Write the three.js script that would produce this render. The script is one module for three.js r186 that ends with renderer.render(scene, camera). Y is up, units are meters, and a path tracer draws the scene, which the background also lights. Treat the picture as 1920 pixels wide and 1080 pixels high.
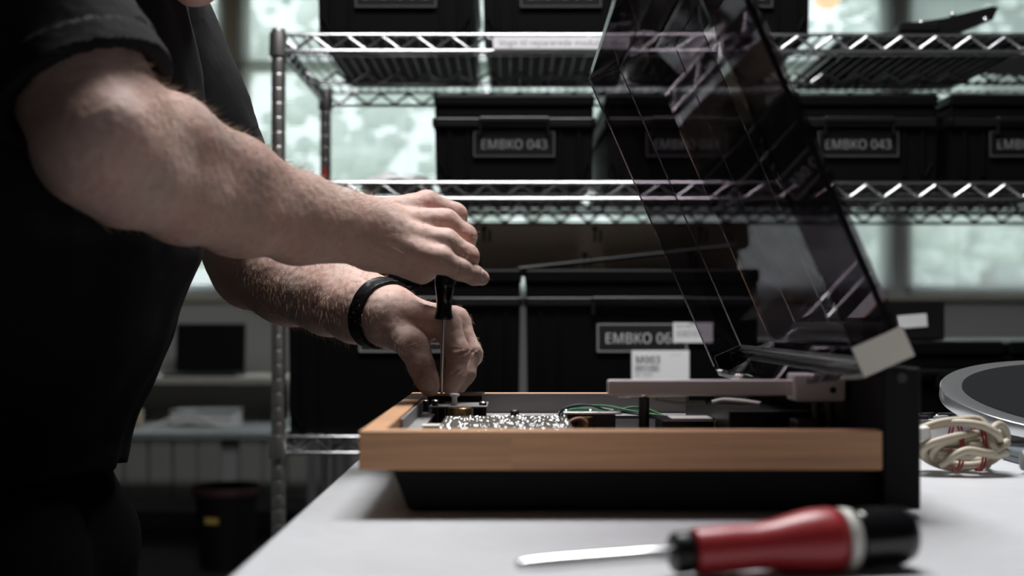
import * as THREE from 'three';
import { RoundedBoxGeometry } from 'three/addons/geometries/RoundedBoxGeometry.js';
import { mergeGeometries, mergeVertices, toCreasedNormals } from 'three/addons/utils/BufferGeometryUtils.js';
import { RectAreaLightUniformsLib } from 'three/addons/lights/RectAreaLightUniformsLib.js';
import { ImprovedNoise } from 'three/addons/math/ImprovedNoise.js';

// ------------------------------------------------------------------ camera, sky, lamps, exposure
const CAMY = 1.039, TABLE = 0.92, F = 2570;
const scene = new THREE.Scene();
const camera = new THREE.PerspectiveCamera(2 * Math.atan(540 / F) * 180 / Math.PI, 1920 / 1080, 0.05, 100);
camera.position.set(0, CAMY, 0);
camera.lookAt(0, CAMY, -1);
camera.setViewOffset(1920, 1080, 0, -60, 1920, 1080);
camera.focus = 1.27;
camera.userData.fStop = 5.3;
const renderer = new THREE.WebGLRenderer();
renderer.toneMapping = THREE.LinearToneMapping;
renderer.toneMappingExposure = 1.0;
renderer.shadowMap.enabled = true;
scene.background = new THREE.Color().setRGB(3.1, 3.26, 3.3);   // overcast daylight outside the windows
RectAreaLightUniformsLib.init();
const PANEL_LIGHT = 27, PANEL_GLOW = 8;
const PANELS = [[0.02, -1.5]];

// ------------------------------------------------------------------ helpers
let seed = 7;
const rnd = () => { seed = (seed * 1664525 + 1013904223) % 4294967296; return seed / 4294967296; };
const rr = (a, b) => a + (b - a) * rnd();
const noise = new ImprovedNoise();
const V = (x, y, z) => new THREE.Vector3(x, y, z);
const W = (px, py, d) => V((px - 960) / F * d, CAMY + (600 - py) / F * d, -d);   // a point of the place, read off the photograph at a known distance
const taken = {};
const numbered = n => { taken[n] = (taken[n] ?? -1) + 1; return taken[n] ? `${n}_${String(taken[n]).padStart(3, '0')}` : n; };
function thing(name, label, category, base = V(0, 0, 0), group, kind) {
  const o = new THREE.Group(); o.name = numbered(name); o.position.copy(base); scene.add(o);
  o.userData = kind ? { label, kind } : { label, category };
  if (category) o.userData.category = category;
  if (group) o.userData.group = group;
  return o;
}
// geometry is given in the place's coordinates when world = true, else in the parent's own
function part(parent, name, geo, mat, extra) {
  const m = new THREE.Mesh(geo, mat); m.name = name; m.castShadow = m.receiveShadow = true;
  if (extra) m.userData = extra;
  parent.add(m); return m;
}
function wpart(parent, name, geo, mat, extra) {
  parent.updateWorldMatrix(true, false);
  geo.applyMatrix4(parent.matrixWorld.clone().invert());
  return part(parent, name, geo, mat, extra);
}
function single(name, geo, mat, label, category, group, kind) {
  const m = new THREE.Mesh(geo, mat); m.name = numbered(name); m.castShadow = m.receiveShadow = true; scene.add(m);
  m.userData = kind ? { label, kind } : { label, category };
  if (category) m.userData.category = category;
  if (group) m.userData.group = group;
  return m;
}
const merge = list => mergeGeometries(list.map(g => { const n = g.index ? g.toNonIndexed() : g; for (const k of Object.keys(n.attributes)) if (!['position', 'normal', 'uv'].includes(k)) n.deleteAttribute(k); return n; }));
const box = (x0, x1, y0, y1, z0, z1, r = 0) => {
  const w = x1 - x0, h = y1 - y0, d = z1 - z0;
  const g = r ? new RoundedBoxGeometry(w, h, d, 2, Math.min(r, w / 2.01, h / 2.01, d / 2.01)) : new THREE.BoxGeometry(w, h, d);
  return g.translate((x0 + x1) / 2, (y0 + y1) / 2, (z0 + z1) / 2);
};
function rod(a, b, r, r2 = r, n = 8) {
  const d = b.clone().sub(a), g = new THREE.CylinderGeometry(r2, r, d.length(), n);
  g.applyQuaternion(new THREE.Quaternion().setFromUnitVectors(V(0, 1, 0), d.normalize()));
  return g.translate((a.x + b.x) / 2, (a.y + b.y) / 2, (a.z + b.z) / 2);
}
const tube = (pts, r, n = 40, s = 8, closed = false) => new THREE.TubeGeometry(new THREE.CatmullRomCurve3(pts, closed), n, r, s, closed);
const lathe = (prof, n = 32) => new THREE.LatheGeometry(prof.map(([r, y]) => new THREE.Vector2(Math.max(r, 1e-5), y)), n);
// uv in metres on boxes: each face takes the two axes it lies in
function metricUV(g) {
  const p = g.attributes.position, n = g.attributes.normal, uv = new Float32Array(p.count * 2);
  for (let i = 0; i < p.count; i++) {
    const ax = Math.abs(n.getX(i)), ay = Math.abs(n.getY(i)), az = Math.abs(n.getZ(i));
    const [u, v] = ax > ay && ax > az ? [p.getZ(i), p.getY(i)] : ay > az ? [p.getX(i), p.getZ(i)] : [p.getX(i), p.getY(i)];
    uv[2 * i] = u; uv[2 * i + 1] = v;
  }
  g.setAttribute('uv', new THREE.BufferAttribute(uv, 2)); return g;
}
function dataTexture(w, h, fn, srgb, repeat) {
  const a = new Uint8Array(w * h * 4);
  for (let y = 0; y < h; y++) for (let x = 0; x < w; x++) { const c = fn(x / w, y / h); for (let k = 0; k < 3; k++) a[(y * w + x) * 4 + k] = Math.max(0, Math.min(255, c[k] ?? c[0])); a[(y * w + x) * 4 + 3] = 255; }
  const t = new THREE.DataTexture(a, w, h); t.magFilter = THREE.LinearFilter; t.wrapS = t.wrapT = THREE.RepeatWrapping;
  if (srgb) t.colorSpace = THREE.SRGBColorSpace; if (repeat) t.repeat.set(...repeat); t.needsUpdate = true; return t;
}
function canvasTexture(w, h, draw) {
  const c = document.createElement('canvas'); c.width = w; c.height = h; draw(c.getContext('2d'), w, h);
  const t = new THREE.CanvasTexture(c); t.colorSpace = THREE.SRGBColorSpace; return t;
}
// periodic noise so that textures tile
const tn = (u, v, f, s = 0) => { const a = u * 6.28318, b = v * 6.28318, k = f / 6.28318; return noise.noise(Math.cos(a) * k + s, Math.sin(a) * k + Math.cos(b) * k * 1.3, Math.sin(b) * k + s * 1.7); };
const rgb = (r, g, b) => new THREE.Color().setRGB(r, g, b);
const std = (r, g, b, rough, metal = 0, more = {}) => new THREE.MeshStandardMaterial({ color: rgb(r, g, b), roughness: rough, metalness: metal, ...more });

const phys = (r, g, b, rough, spec) => new THREE.MeshPhysicalMaterial({ color: rgb(r, g, b), roughness: rough, specularIntensity: spec });
// ------------------------------------------------------------------ materials
const fineGrain = dataTexture(256, 256, (u, v) => [128 + 70 * tn(u, v, 60, 3) + 50 * tn(u, v, 110, 9)], false, [8, 8]);
const laminateMap = dataTexture(512, 512, (u, v) => { const t = 236 + 7 * tn(u, v, 9, 1) + 7 * tn(u, v, 70, 4); return [t, t, t + 1]; }, true, [1.2, 1.2]);
const woodMap = dataTexture(512, 512, (u, v) => {
  const g = tn(u * 1, v * 1, 3, 2) * 0.5 + noise.noise(u * 4, v * 90, 1.3) * 0.5 + noise.noise(u * 14, v * 260, 4.4) * 0.35;
  const k = 1 + 0.16 * g; return [214 * k, 164 * k, 122 * k];
}, true, [2, 4]);
const fabricBump = dataTexture(256, 256, (u, v) => [128 + 60 * Math.sin(u * 6.28318 * 64) * Math.sin(v * 6.28318 * 64) + 50 * tn(u, v, 60, 2)], false, [12, 12]);
const skinBump = dataTexture(512, 512, (u, v) => [128 + 60 * tn(u, v, 60, 2) + 55 * tn(u, v, 150, 7) + 15 * tn(u, v, 24, 5)], false, [14, 14]);
const cardMap = dataTexture(256, 256, (u, v) => { const t = 1 + 0.06 * tn(u, v, 14, 3) + 0.05 * Math.sin(v * 6.28318 * 24); return [200 * t, 184 * t, 164 * t]; }, true, [3, 3]);
const floorMap = dataTexture(512, 512, (u, v) => { const t = 78 + 14 * tn(u, v, 10, 3) + 16 * tn(u, v, 90, 5); return [t, t, t * 0.98]; }, true, [1, 1]);
const M = {
  table: new THREE.MeshStandardMaterial({ color: rgb(0.64, 0.645, 0.66), map: laminateMap, roughness: 0.42, bumpMap: fineGrain, bumpScale: 0.00004 }),
  edge: std(0.06, 0.06, 0.065, 0.5), steel: std(0.25, 0.25, 0.26, 0.4, 0.8),
  wood: new THREE.MeshStandardMaterial({ color: rgb(0.88, 0.86, 0.86), map: woodMap, roughness: 0.5 }),
  black: phys(0.004, 0.004, 0.0045, 0.38, 0.5), blackMatte: phys(0.005, 0.005, 0.0055, 0.6, 0.4), crate: phys(0.0025, 0.0025, 0.0028, 0.36, 0.24),
  crateRim: phys(0.004, 0.004, 0.0045, 0.3, 1),
  blackGloss: std(0.006, 0.006, 0.007, 0.12),
  chassis: new THREE.MeshStandardMaterial({ color: rgb(0.3, 0.29, 0.285), roughness: 0.6, metalness: 0.2, bumpMap: fineGrain, bumpScale: 0.0001 }),
  darkMetal: std(0.07, 0.068, 0.066, 0.42, 0.8), brass: std(0.5, 0.34, 0.17, 0.3, 1), silver: std(0.78, 0.78, 0.78, 0.22, 1),
  solder: std(0.86, 0.86, 0.87, 0.1, 1), pcb: std(0.055, 0.05, 0.03, 0.5), armGrey: std(0.8, 0.765, 0.765, 0.38),
  white: std(0.72, 0.71, 0.69, 0.5), cream: std(0.45, 0.39, 0.3, 0.5), tape: std(0.76, 0.72, 0.62, 0.75), green: std(0.02, 0.22, 0.06, 0.45), navy: std(0.012, 0.02, 0.06, 0.4),
  red: std(0.32, 0.022, 0.026, 0.36), redDark: std(0.04, 0.013, 0.016, 0.6), grey: std(0.2, 0.21, 0.22, 0.5), ivory: std(0.7, 0.68, 0.62, 0.45),
  chrome: std(0.5, 0.5, 0.51, 0.14, 1), chromePost: std(0.55, 0.53, 0.52, 0.34, 1),
  carton: new THREE.MeshStandardMaterial({ color: rgb(0.95, 0.95, 0.95), map: cardMap, roughness: 0.85 }),
  wall: std(0.55, 0.555, 0.55, 0.9), ceiling: std(0.3, 0.3, 0.3, 0.9), floor: new THREE.MeshStandardMaterial({ color: rgb(0.4, 0.4, 0.4), map: floorMap, roughness: 0.6 }),
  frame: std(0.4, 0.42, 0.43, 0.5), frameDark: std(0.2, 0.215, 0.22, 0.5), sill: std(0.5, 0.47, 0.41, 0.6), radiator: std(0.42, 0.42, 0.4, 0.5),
  slat: new THREE.MeshPhysicalMaterial({ color: rgb(0.8, 0.84, 0.84), roughness: 0.9, transmission: 0.45, thickness: 0, side: THREE.DoubleSide }),
  glass: new THREE.MeshPhysicalMaterial({ color: rgb(0.95, 0.97, 0.97), roughness: 0, transmission: 1, thickness: 0, ior: 1.5 }),
  shirt: new THREE.MeshPhysicalMaterial({ specularIntensity: 0.4, color: rgb(0.009, 0.009, 0.0098), roughness: 0.9, bumpMap: fabricBump, bumpScale: 0.00006 }),
  trousers: new THREE.MeshPhysicalMaterial({ specularIntensity: 0.15, color: rgb(0.0025, 0.0025, 0.003), roughness: 0.95, bumpMap: fabricBump, bumpScale: 0.0002 }),
  skin: new THREE.MeshPhysicalMaterial({ color: rgb(1, 1, 1), vertexColors: true, roughness: 0.6, specularIntensity: 0.7, bumpMap: skinBump, bumpScale: 0.0002 }),
  hair: std(0.55, 0.4, 0.26, 0.35), headHair: std(0.12, 0.08, 0.05, 0.6),
  paper: std(0.72, 0.71, 0.72, 0.8),
  acrylic: new THREE.MeshPhysicalMaterial({ color: rgb(0.54, 0.5, 0.528), roughness: 0.0, transmission: 1, thickness: 0, ior: 1.49 }),
  leaf: std(0.74, 0.79, 0.77, 0.8), bark: std(0.14, 0.11, 0.08, 0.9), facade: std(0.42, 0.44, 0.46, 0.8), lawn: std(0.3, 0.38, 0.28, 0.95),
};

// ------------------------------------------------------------------ the room
const X0 = -3.2, X1 = 4.4, ZB = 2.6, ZW = -6.8, H = 2.9, T = 0.2;
single('floor', metricUV(box(X0 - T, X1 + T, -T, 0, ZW - T, ZB + T)), M.floor, 'dark grey speckled floor of the workshop', null, null, 'structure');
single('ceiling', box(X0 - T, X1 + T, H, H + T, ZW - T, ZB + T), M.ceiling, 'plain white ceiling of the workshop', null, null, 'structure');
single('wall_left', box(X0 - T, X0, 0, H, ZW, ZB), std(0.14, 0.14, 0.14, 0.9), 'dark grey side wall behind the person', null, null, 'structure');
single('wall_right', box(X1, X1 + T, 0, H, ZW, ZB), M.wall, 'white side wall beyond the parts on the bench', null, null, 'structure');
single('wall_front', box(X0, X1, 0, H, ZB, ZB + T), std(0.16, 0.16, 0.16, 0.9), 'grey wall on the camera side of the workshop', null, null, 'structure');
const SILL = 1.163, WTOP = 2.72, WX0 = -2.9, WX1 = 4.1;
{
  single('wall_back', merge([box(X0, X1, 0, SILL - 0.03, ZW - T, ZW), box(X0, X1, WTOP, H, ZW - T, ZW), box(X0, WX0, SILL - 0.03, WTOP, ZW - T, ZW), box(WX1, X1, SILL - 0.03, WTOP, ZW - T, ZW)]), M.wall, 'white wall below and above the row of windows', null, null, 'structure');
  single('trim_1', box(X0, X1, SILL - 0.03, SILL, ZW - T, ZW + 0.07, 0.006), M.sill, 'beige window sill running along the back wall', null, null, 'structure');
  single('baseboard_back', box(X0, X1, 0, 0.09, ZW, ZW + 0.015, 0.004), std(0.12, 0.12, 0.12, 0.6), 'dark baseboard under the radiators', null, null, 'structure');
  const cuts = [WX0, -1.4, 1.93, WX1];
  for (let k = 0; k < 3; k++) {
    const a = cuts[k] + (k ? 0.036 : 0), b = cuts[k + 1] - (k < 2 ? 0.036 : 0);
    const w = thing(`window_${k + 1}`, ['narrow window with lowered venetian blind behind the person', 'wide window with venetian blind behind the wire shelving', 'window with venetian blind at the far end of the shelving'][k], null, V((a + b) / 2, SILL, ZW - 0.1), null, 'structure');
    wpart(w, 'window_frame', merge([box(a, b, SILL, SILL + 0.05, ZW - 0.14, ZW - 0.07, 0.004), box(a, b, WTOP - 0.05, WTOP, ZW - 0.14, ZW - 0.07, 0.004), box(a, a + 0.045, SILL, WTOP, ZW - 0.14, ZW - 0.07, 0.004), box(b - 0.045, b, SILL, WTOP, ZW - 0.14, ZW - 0.07, 0.004), box(a, b, 2.29, 2.345, ZW - 0.14, ZW - 0.07, 0.004)]), M.frame);
    wpart(w, 'pane', box(a + 0.02, b - 0.02, SILL + 0.03, WTOP - 0.03, ZW - 0.108, ZW - 0.106).deleteAttribute('uv'), M.glass);
    const slats = [];
    for (let y = SILL + 0.035; y < WTOP - 0.05; y += 0.0172) {
      const g = new THREE.PlaneGeometry(b - a - 0.03, 0.018); g.rotateX(-Math.PI / 2 + 1.0); g.translate((a + b) / 2, y, ZW - 0.035); slats.push(g);
    }
    wpart(w, 'blind_slats', merge(slats), M.slat, { kind: 'stuff' });
    wpart(w, 'blind_rail', merge([box(a + 0.01, b - 0.01, WTOP - 0.04, WTOP, ZW - 0.055, ZW - 0.015), box(a + 0.01, b - 0.01, SILL + 0.004, SILL + 0.018, ZW - 0.048, ZW - 0.022, 0.004)]), M.frame);
    const cords = []; for (let x = a + 0.25; x < b; x += 0.6) cords.push(rod(V(x, SILL, ZW - 0.022), V(x, WTOP, ZW - 0.022), 0.0012, 0.0012, 5));
    wpart(w, 'blind_cord', merge(cords), M.frame);
  }
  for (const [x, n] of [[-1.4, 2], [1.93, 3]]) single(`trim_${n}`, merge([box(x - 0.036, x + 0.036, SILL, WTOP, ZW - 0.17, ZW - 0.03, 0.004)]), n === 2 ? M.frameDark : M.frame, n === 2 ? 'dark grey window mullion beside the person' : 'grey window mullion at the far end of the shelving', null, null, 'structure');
}
for (const [x, z] of PANELS) {   // ceiling panels: the room's lamps
  const l = thing('ceiling_light', 'flat white ceiling light panel over the bench', 'light', V(x, H - 0.03, z));
  part(l, 'panel_frame', merge([box(-0.62, 0.62, -0.01, 0.03, -0.32, -0.3), box(-0.62, 0.62, -0.01, 0.03, 0.3, 0.32), box(-0.62, -0.6, -0.01, 0.03, -0.3, 0.3), box(0.6, 0.62, -0.01, 0.03, -0.3, 0.3)]), M.white);
  part(l, 'diffuser_lamp', box(-0.6, 0.6, 0, 0.025, -0.3, 0.3), new THREE.MeshStandardMaterial({ color: rgb(0.8, 0.8, 0.8), emissive: rgb(1, 0.98, 0.96), emissiveIntensity: PANEL_GLOW, roughness: 0.6 }));
  const a = new THREE.RectAreaLight(rgb(0.98, 0.985, 1), PANEL_LIGHT, 1.18, 0.58); a.position.set(x, H - 0.04, z); a.rotation.x = -Math.PI / 2; scene.add(a);
}
// outside: lawn, trees and a grey building beyond the blinds
single('lawn', box(-22, 22, -0.4, -0.25, -40, ZW - T - 0.3), M.lawn, 'pale lawn outside the windows', null, null, 'structure');
{
  const leafGeo = new THREE.IcosahedronGeometry(0.13, 0);
  const spots = [[-3.2, -15, 3.4, 2.2], [0.2, -17, 3.8, 2.6], [3.0, -14, 2.6, 1.9], [6.2, -18, 3.6, 2.8], [-6.8, -18, 3.8, 2.8]];
  const words = ['behind the mullion beside the person', 'behind the middle of the shelving', 'low, beyond the far end of the shelving', 'rightmost outside the windows', 'leftmost outside the windows'];
  spots.forEach(([x, z, y, r], i) => {
    const t = thing('tree', `pale green leafy tree outside, ${words[i]}`, 'tree', V(x, -0.25, z), 'trees outside the windows');
    part(t, 'trunk', rod(V(0, 0, 0), V(0.1, y, 0), 0.16, 0.08, 10), M.bark);
    const im = new THREE.InstancedMesh(leafGeo, M.leaf, 420), m = new THREE.Matrix4(); im.name = 'foliage'; im.userData.kind = 'stuff';
    for (let k = 0; k < 420; k++) { const v = V(rr(-1, 1), rr(-1, 1), rr(-1, 1)); if (v.length() > 1) { v.normalize(); } const s = rr(0.6, 1.5); m.compose(V(v.x * r, y + v.y * r * 0.9, v.z * r * 0.7), new THREE.Quaternion().setFromEuler(new THREE.Euler(rr(0, 6), rr(0, 6), 0)), V(s, s * 0.6, s)); im.setMatrixAt(k, m); }
    t.add(im);
  });
  const b = thing('building', 'grey building with a sloped roof outside the windows', 'building', V(5.2, -0.25, -20));
  part(b, 'walls', box(-1.6, 4.5, 0, 4.2, -3, 0), M.facade);
  const s = new THREE.Shape(); s.moveTo(-1.9, 4.2); s.lineTo(4.8, 4.2); s.lineTo(4.8, 4.5); s.lineTo(1.5, 6.6); s.lineTo(-1.9, 4.5);
  part(b, 'roof', new THREE.ExtrudeGeometry(s, { depth: 3.6, bevelEnabled: false }).translate(0, 0, -3.3), std(0.16, 0.17, 0.18, 0.8));
}
{ // outside the far window: the underside of a sloped awning
  const d = 8.6, s = new THREE.Shape(); [[1682, -90], [1682, 70], [1762, 70], [1856, -14], [1856, -90]].forEach(([px, py], i) => { const p = W(px, py, d); i ? s.lineTo(p.x, p.y) : s.moveTo(p.x, p.y); });
  single('awning', new THREE.ExtrudeGeometry(s, { depth: 0.25, bevelEnabled: false }).translate(0, 0, -d), std(0.2, 0.215, 0.22, 0.7), 'grey sloped awning outside the window beyond the shelving', 'awning');
}
// warm pendant lamps by the windows
[[1552, -12, 5.6, 'warm globe pendant lamp over the shelving, by the top crate'], [338, -4, 6.2, 'warm globe pendant lamp at the chin of the person']].forEach(([px, py, d, label]) => {
  const p = W(px, py, d), l = thing('pendant_lamp', label, 'lamp', p, 'pendant lamps');
  part(l, 'globe_lamp', new THREE.SphereGeometry(0.06, 24, 16), new THREE.MeshStandardMaterial({ color: rgb(0.8, 0.7, 0.5), emissive: rgb(1, 0.74, 0.42), emissiveIntensity: 1.0 }));
  part(l, 'cap', lathe([[0, 0.075], [0.025, 0.072], [0.028, 0.05], [0, 0.05]], 20), M.brass);
  part(l, 'cord', rod(V(0, 0.07, 0), V(0, H - p.y, 0), 0.003), M.black);
  const pl = new THREE.PointLight(rgb(1, 0.72, 0.42), 0.07); pl.position.copy(p).add(V(0, 0, 0)); scene.add(pl);
});
// radiators under the sill
[[-1.78, 0.72], [-0.98, 0.72]].forEach(([x, w], i) => {
  const r = thing('radiator', ['flat panel radiator under the low table, behind the person', 'flat panel radiator on the back wall beside the waste bin'][i], 'radiator', V(x, 0.16, ZW + 0.07), 'panel radiators');
  for (let k = 0; k < w / 0.12 - 0.5; k++) part(r, 'radiator_panel', box(-w / 2 + k * 0.12 + 0.004, -w / 2 + (k + 1) * 0.12 - 0.004, 0, 0.44, 0, 0.03, 0.008), M.radiator);
  for (const x of [-w / 2 + 0.1, w / 2 - 0.13]) part(r, 'bracket', box(x, x + 0.03, 0.05, 0.4, -0.068, 0.005), M.radiator);
});

// ------------------------------------------------------------------ furniture by the window
{
  const y = 0.787;
  const d = thing('desk', 'pale desk under the window with a laptop on it, behind the person', 'desk', V(-1.35, 0, -6.38));
  wpart(d, 'desk_top', box(-2.6, -0.75, y - 0.03, y, -6.74, -6.02, 0.004), M.sill);
  for (const x of [-2.55, -0.82]) for (const z of [-6.68, -6.08]) wpart(d, 'leg', box(x, x + 0.04, 0, y - 0.03, z, z + 0.04, 0.003), M.steel);
  const l = thing('laptop', 'open black laptop standing on the pale desk', 'laptop', V(-1.39, y, -6.25));
  part(l, 'keyboard_deck', box(-0.165, 0.165, 0, 0.016, -0.06, 0.17, 0.004), M.black);
  const sc = part(l, 'screen_panel', box(-0.16, 0.16, 0, 0.225, -0.006, 0.006, 0.004).rotateX(-0.12).translate(0, 0.012, -0.06), M.blackMatte);
  part(sc, 'display_glass', box(-0.15, 0.15, 0.012, 0.216, 0.006, 0.0068).rotateX(-0.12).translate(0, 0.012, -0.06), std(0.004, 0.004, 0.005, 0.25));
  const t = thing('low_table', 'low grey table with loose cables in front of the desk', 'table', V(-1.5, 0, -5.7));
  wpart(t, 'table_top', box(-2.6, -0.72, 0.575, 0.6, -6.0, -5.32, 0.004), M.grey.clone());
  for (const x of [-2.55, -0.8]) for (const z of [-5.95, -5.38]) wpart(t, 'leg', box(x, x + 0.035, 0, 0.575, z, z + 0.035, 0.003), M.steel);
  const cb = (pts, r, m, label) => single('cable', tube(pts.map(p => V(...p)), r, 60, 8), m, label, 'cable');
  cb([[-1.45, 0.611, -5.5], [-1.3, 0.66, -5.55], [-1.18, 0.614, -5.5], [-1.1, 0.611, -5.6]], 0.007, M.white, 'white cable arching over the low table');
  cb([[-0.98, 0.8, -6.1], [-0.97, 0.797, -6.02], [-0.97, 0.76, -5.985], [-0.96, 0.66, -5.95], [-0.95, 0.609, -5.8], [-0.97, 0.606, -5.6]], 0.005, M.ivory, 'pale cable hanging from the desk to the low table');
  const bx = thing('cardboard_box', 'small brown cardboard box on the low table beside the person', 'box', V(-1.58, 0.6, -5.65));
  part(bx, 'carton_body', box(-0.05, 0.05, 0, 0.07, -0.04, 0.04, 0.002), M.carton);
  part(bx, 'tape', box(-0.01, 0.01, 0.002, 0.0706, -0.0406, 0.0406), M.tape);
  const pb = thing('plastic_box', 'translucent white plastic box on the low table', 'box', V(-1.28, 0.6, -5.75));
  part(pb, 'box_body', box(-0.13, 0.13, 0, 0.055, -0.1, 0.1, 0.008), M.paper); part(pb, 'lid', box(-0.135, 0.135, 0.055, 0.065, -0.105, 0.105, 0.004), M.grey);
}
{
  const b = thing('waste_bin', 'black waste bin with a dark red bag folded over its rim', 'bin', V((425 - 960) / F * 5.75, 0, -5.75));
  part(b, 'bin_body', lathe([[0, 0.004], [0.105, 0], [0.108, 0.004], [0.132, 0.33], [0.128, 0.33], [0.104, 0.012], [0, 0.012]], 40), M.blackMatte);
  part(b, 'bag', lathe([[0.125, 0.25], [0.13, 0.335], [0.136, 0.348], [0.142, 0.335], [0.141, 0.312], [0.137, 0.308]], 40), M.redDark);
  part(b, 'sticker', box(-0.03, 0.03, 0.2, 0.225, 0.122, 0.127).rotateY(-0.3), std(0.5, 0.36, 0.08, 0.6), { label: 'small yellow sticker' });
}

// ------------------------------------------------------------------ wire shelving
const SX0 = -0.409, SX1 = 1.41, SZF = -2.4, SZB = -3.01;
const shelfY = [1.538, 1.279, 0.834, 0.3];
const shelving = thing('wire_shelving', 'chrome wire shelving unit holding the black crates', 'shelf', V((SX0 + SX1) / 2, 0, (SZF + SZB) / 2));
{
  const prof = [[0.0001, 0], [0.0125, 0]];
  for (let y = 0.02; y < 1.535; y += 0.0254) prof.push([0.0125, y], [0.0114, y + 0.001], [0.0114, y + 0.0025], [0.0125, y + 0.0035]);
  prof.push([0.0125, 1.545], [0.011, 1.5485], [0.0001, 1.549]);
  const pg = lathe(prof, 18);
  for (const x of [SX0, SX1]) for (const z of [SZF, SZB]) {
    const p = part(shelving, 'post', pg, M.chromePost); p.position.set(x - shelving.position.x, 0, z - shelving.position.z);
    for (const y of shelfY) { const c = part(p, 'collar', lathe([[0.013, 0], [0.0165, 0], [0.0155, 0.04], [0.013, 0.04]], 20), M.chromePost); c.position.y = y - 0.037; }
    if (x === SX0 && z === SZB) part(p, 'red_tag', box(-0.006, 0.006, 1.335, 1.372, 0.0125, 0.0175, 0.002), std(0.5, 0.04, 0.04, 0.5), { label: 'red plastic tag on the rear post' });
  }
  const zig = (a, b, yt, h) => {   // bent truss wire between two rods
    const n = Math.round(a.distanceTo(b) / 0.03025), out = [];
    for (let k = 0; k < n; k++) {
      const p = a.clone().lerp(b, k / n), q = a.clone().lerp(b, (k + 1) / n);
      p.y = yt - (k % 2 ? h : 0); q.y = yt - (k % 2 ? 0 : h); out.push(rod(p, q, 0.003, 0.003, 7));
    }
    return merge(out);
  };
  shelfY.forEach((y, i) => {
    const s = new THREE.Group(); s.name = 'shelf'; shelving.add(s);
    const a = V(SX0, y, SZF), b = V(SX1, y, SZF), c = V(SX0, y, SZB), d = V(SX1, y, SZB), low = v => v.clone().add(V(0, -0.028, 0));
    for (const [p, q] of [[a, b], [c, d], [a, c], [b, d]]) {
      wpart(s, 'rim_rod', rod(p, q, 0.0034, 0.0034, 10), M.chrome); wpart(s, 'rim_rod', rod(low(p), low(q), 0.0034, 0.0034, 10), M.chrome);
      wpart(s, 'truss_wire', zig(p.clone().add(V(0, -0.003, 0)), q, y - 0.003, 0.022), M.chrome);
    }
    const mid = [V(SX0, y - 0.006, -2.72), V(SX1, y - 0.006, -2.72)];
    wpart(s, 'truss_wire', merge([zig(mid[0], mid[1], y - 0.008, 0.02), rod(mid[0].clone().add(V(0, -0.024, 0)), mid[1].clone().add(V(0, -0.024, 0)), 0.003)]), M.chrome);
    const deck = [];
    for (let x = SX0 + 0.02; x < SX1; x += 0.0203) deck.push(rod(V(x, y + 0.0005, SZF), V(x, y + 0.0005, SZB), 0.0019, 0.0019, 6));
    for (const z of [-2.56, -2.86]) deck.push(rod(V(SX0, y - 0.004, z), V(SX1, y - 0.004, z), 0.0028));
    wpart(s, 'deck_wires', merge(deck), M.chrome, { kind: 'stuff' });
  });
  const st = canvasTexture(1024, 96, (c, w, h) => { c.fillStyle = '#c9c7ca'; c.fillRect(0, 0, w, h); c.fillStyle = '#2e2d2f'; c.font = '64px sans-serif'; c.textBaseline = 'middle'; c.fillText('Vogn til reparerede moduler, klar', 40, h / 2 + 2, w - 60); });
  const ls = wpart(shelving, 'label_strip', box(-0.033, 0.205, 1.5125, 1.534, SZF + 0.0035, SZF + 0.0055), M.paper, { label: 'printed white label strip on the top shelf' });
  const pl = new THREE.PlaneGeometry(0.236, 0.0205).translate(0.086, 1.52325, SZF + 0.0058);
  wpart(ls, 'printed_text', pl, new THREE.MeshStandardMaterial({ map: st, roughness: 0.6 }));
}

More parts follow.
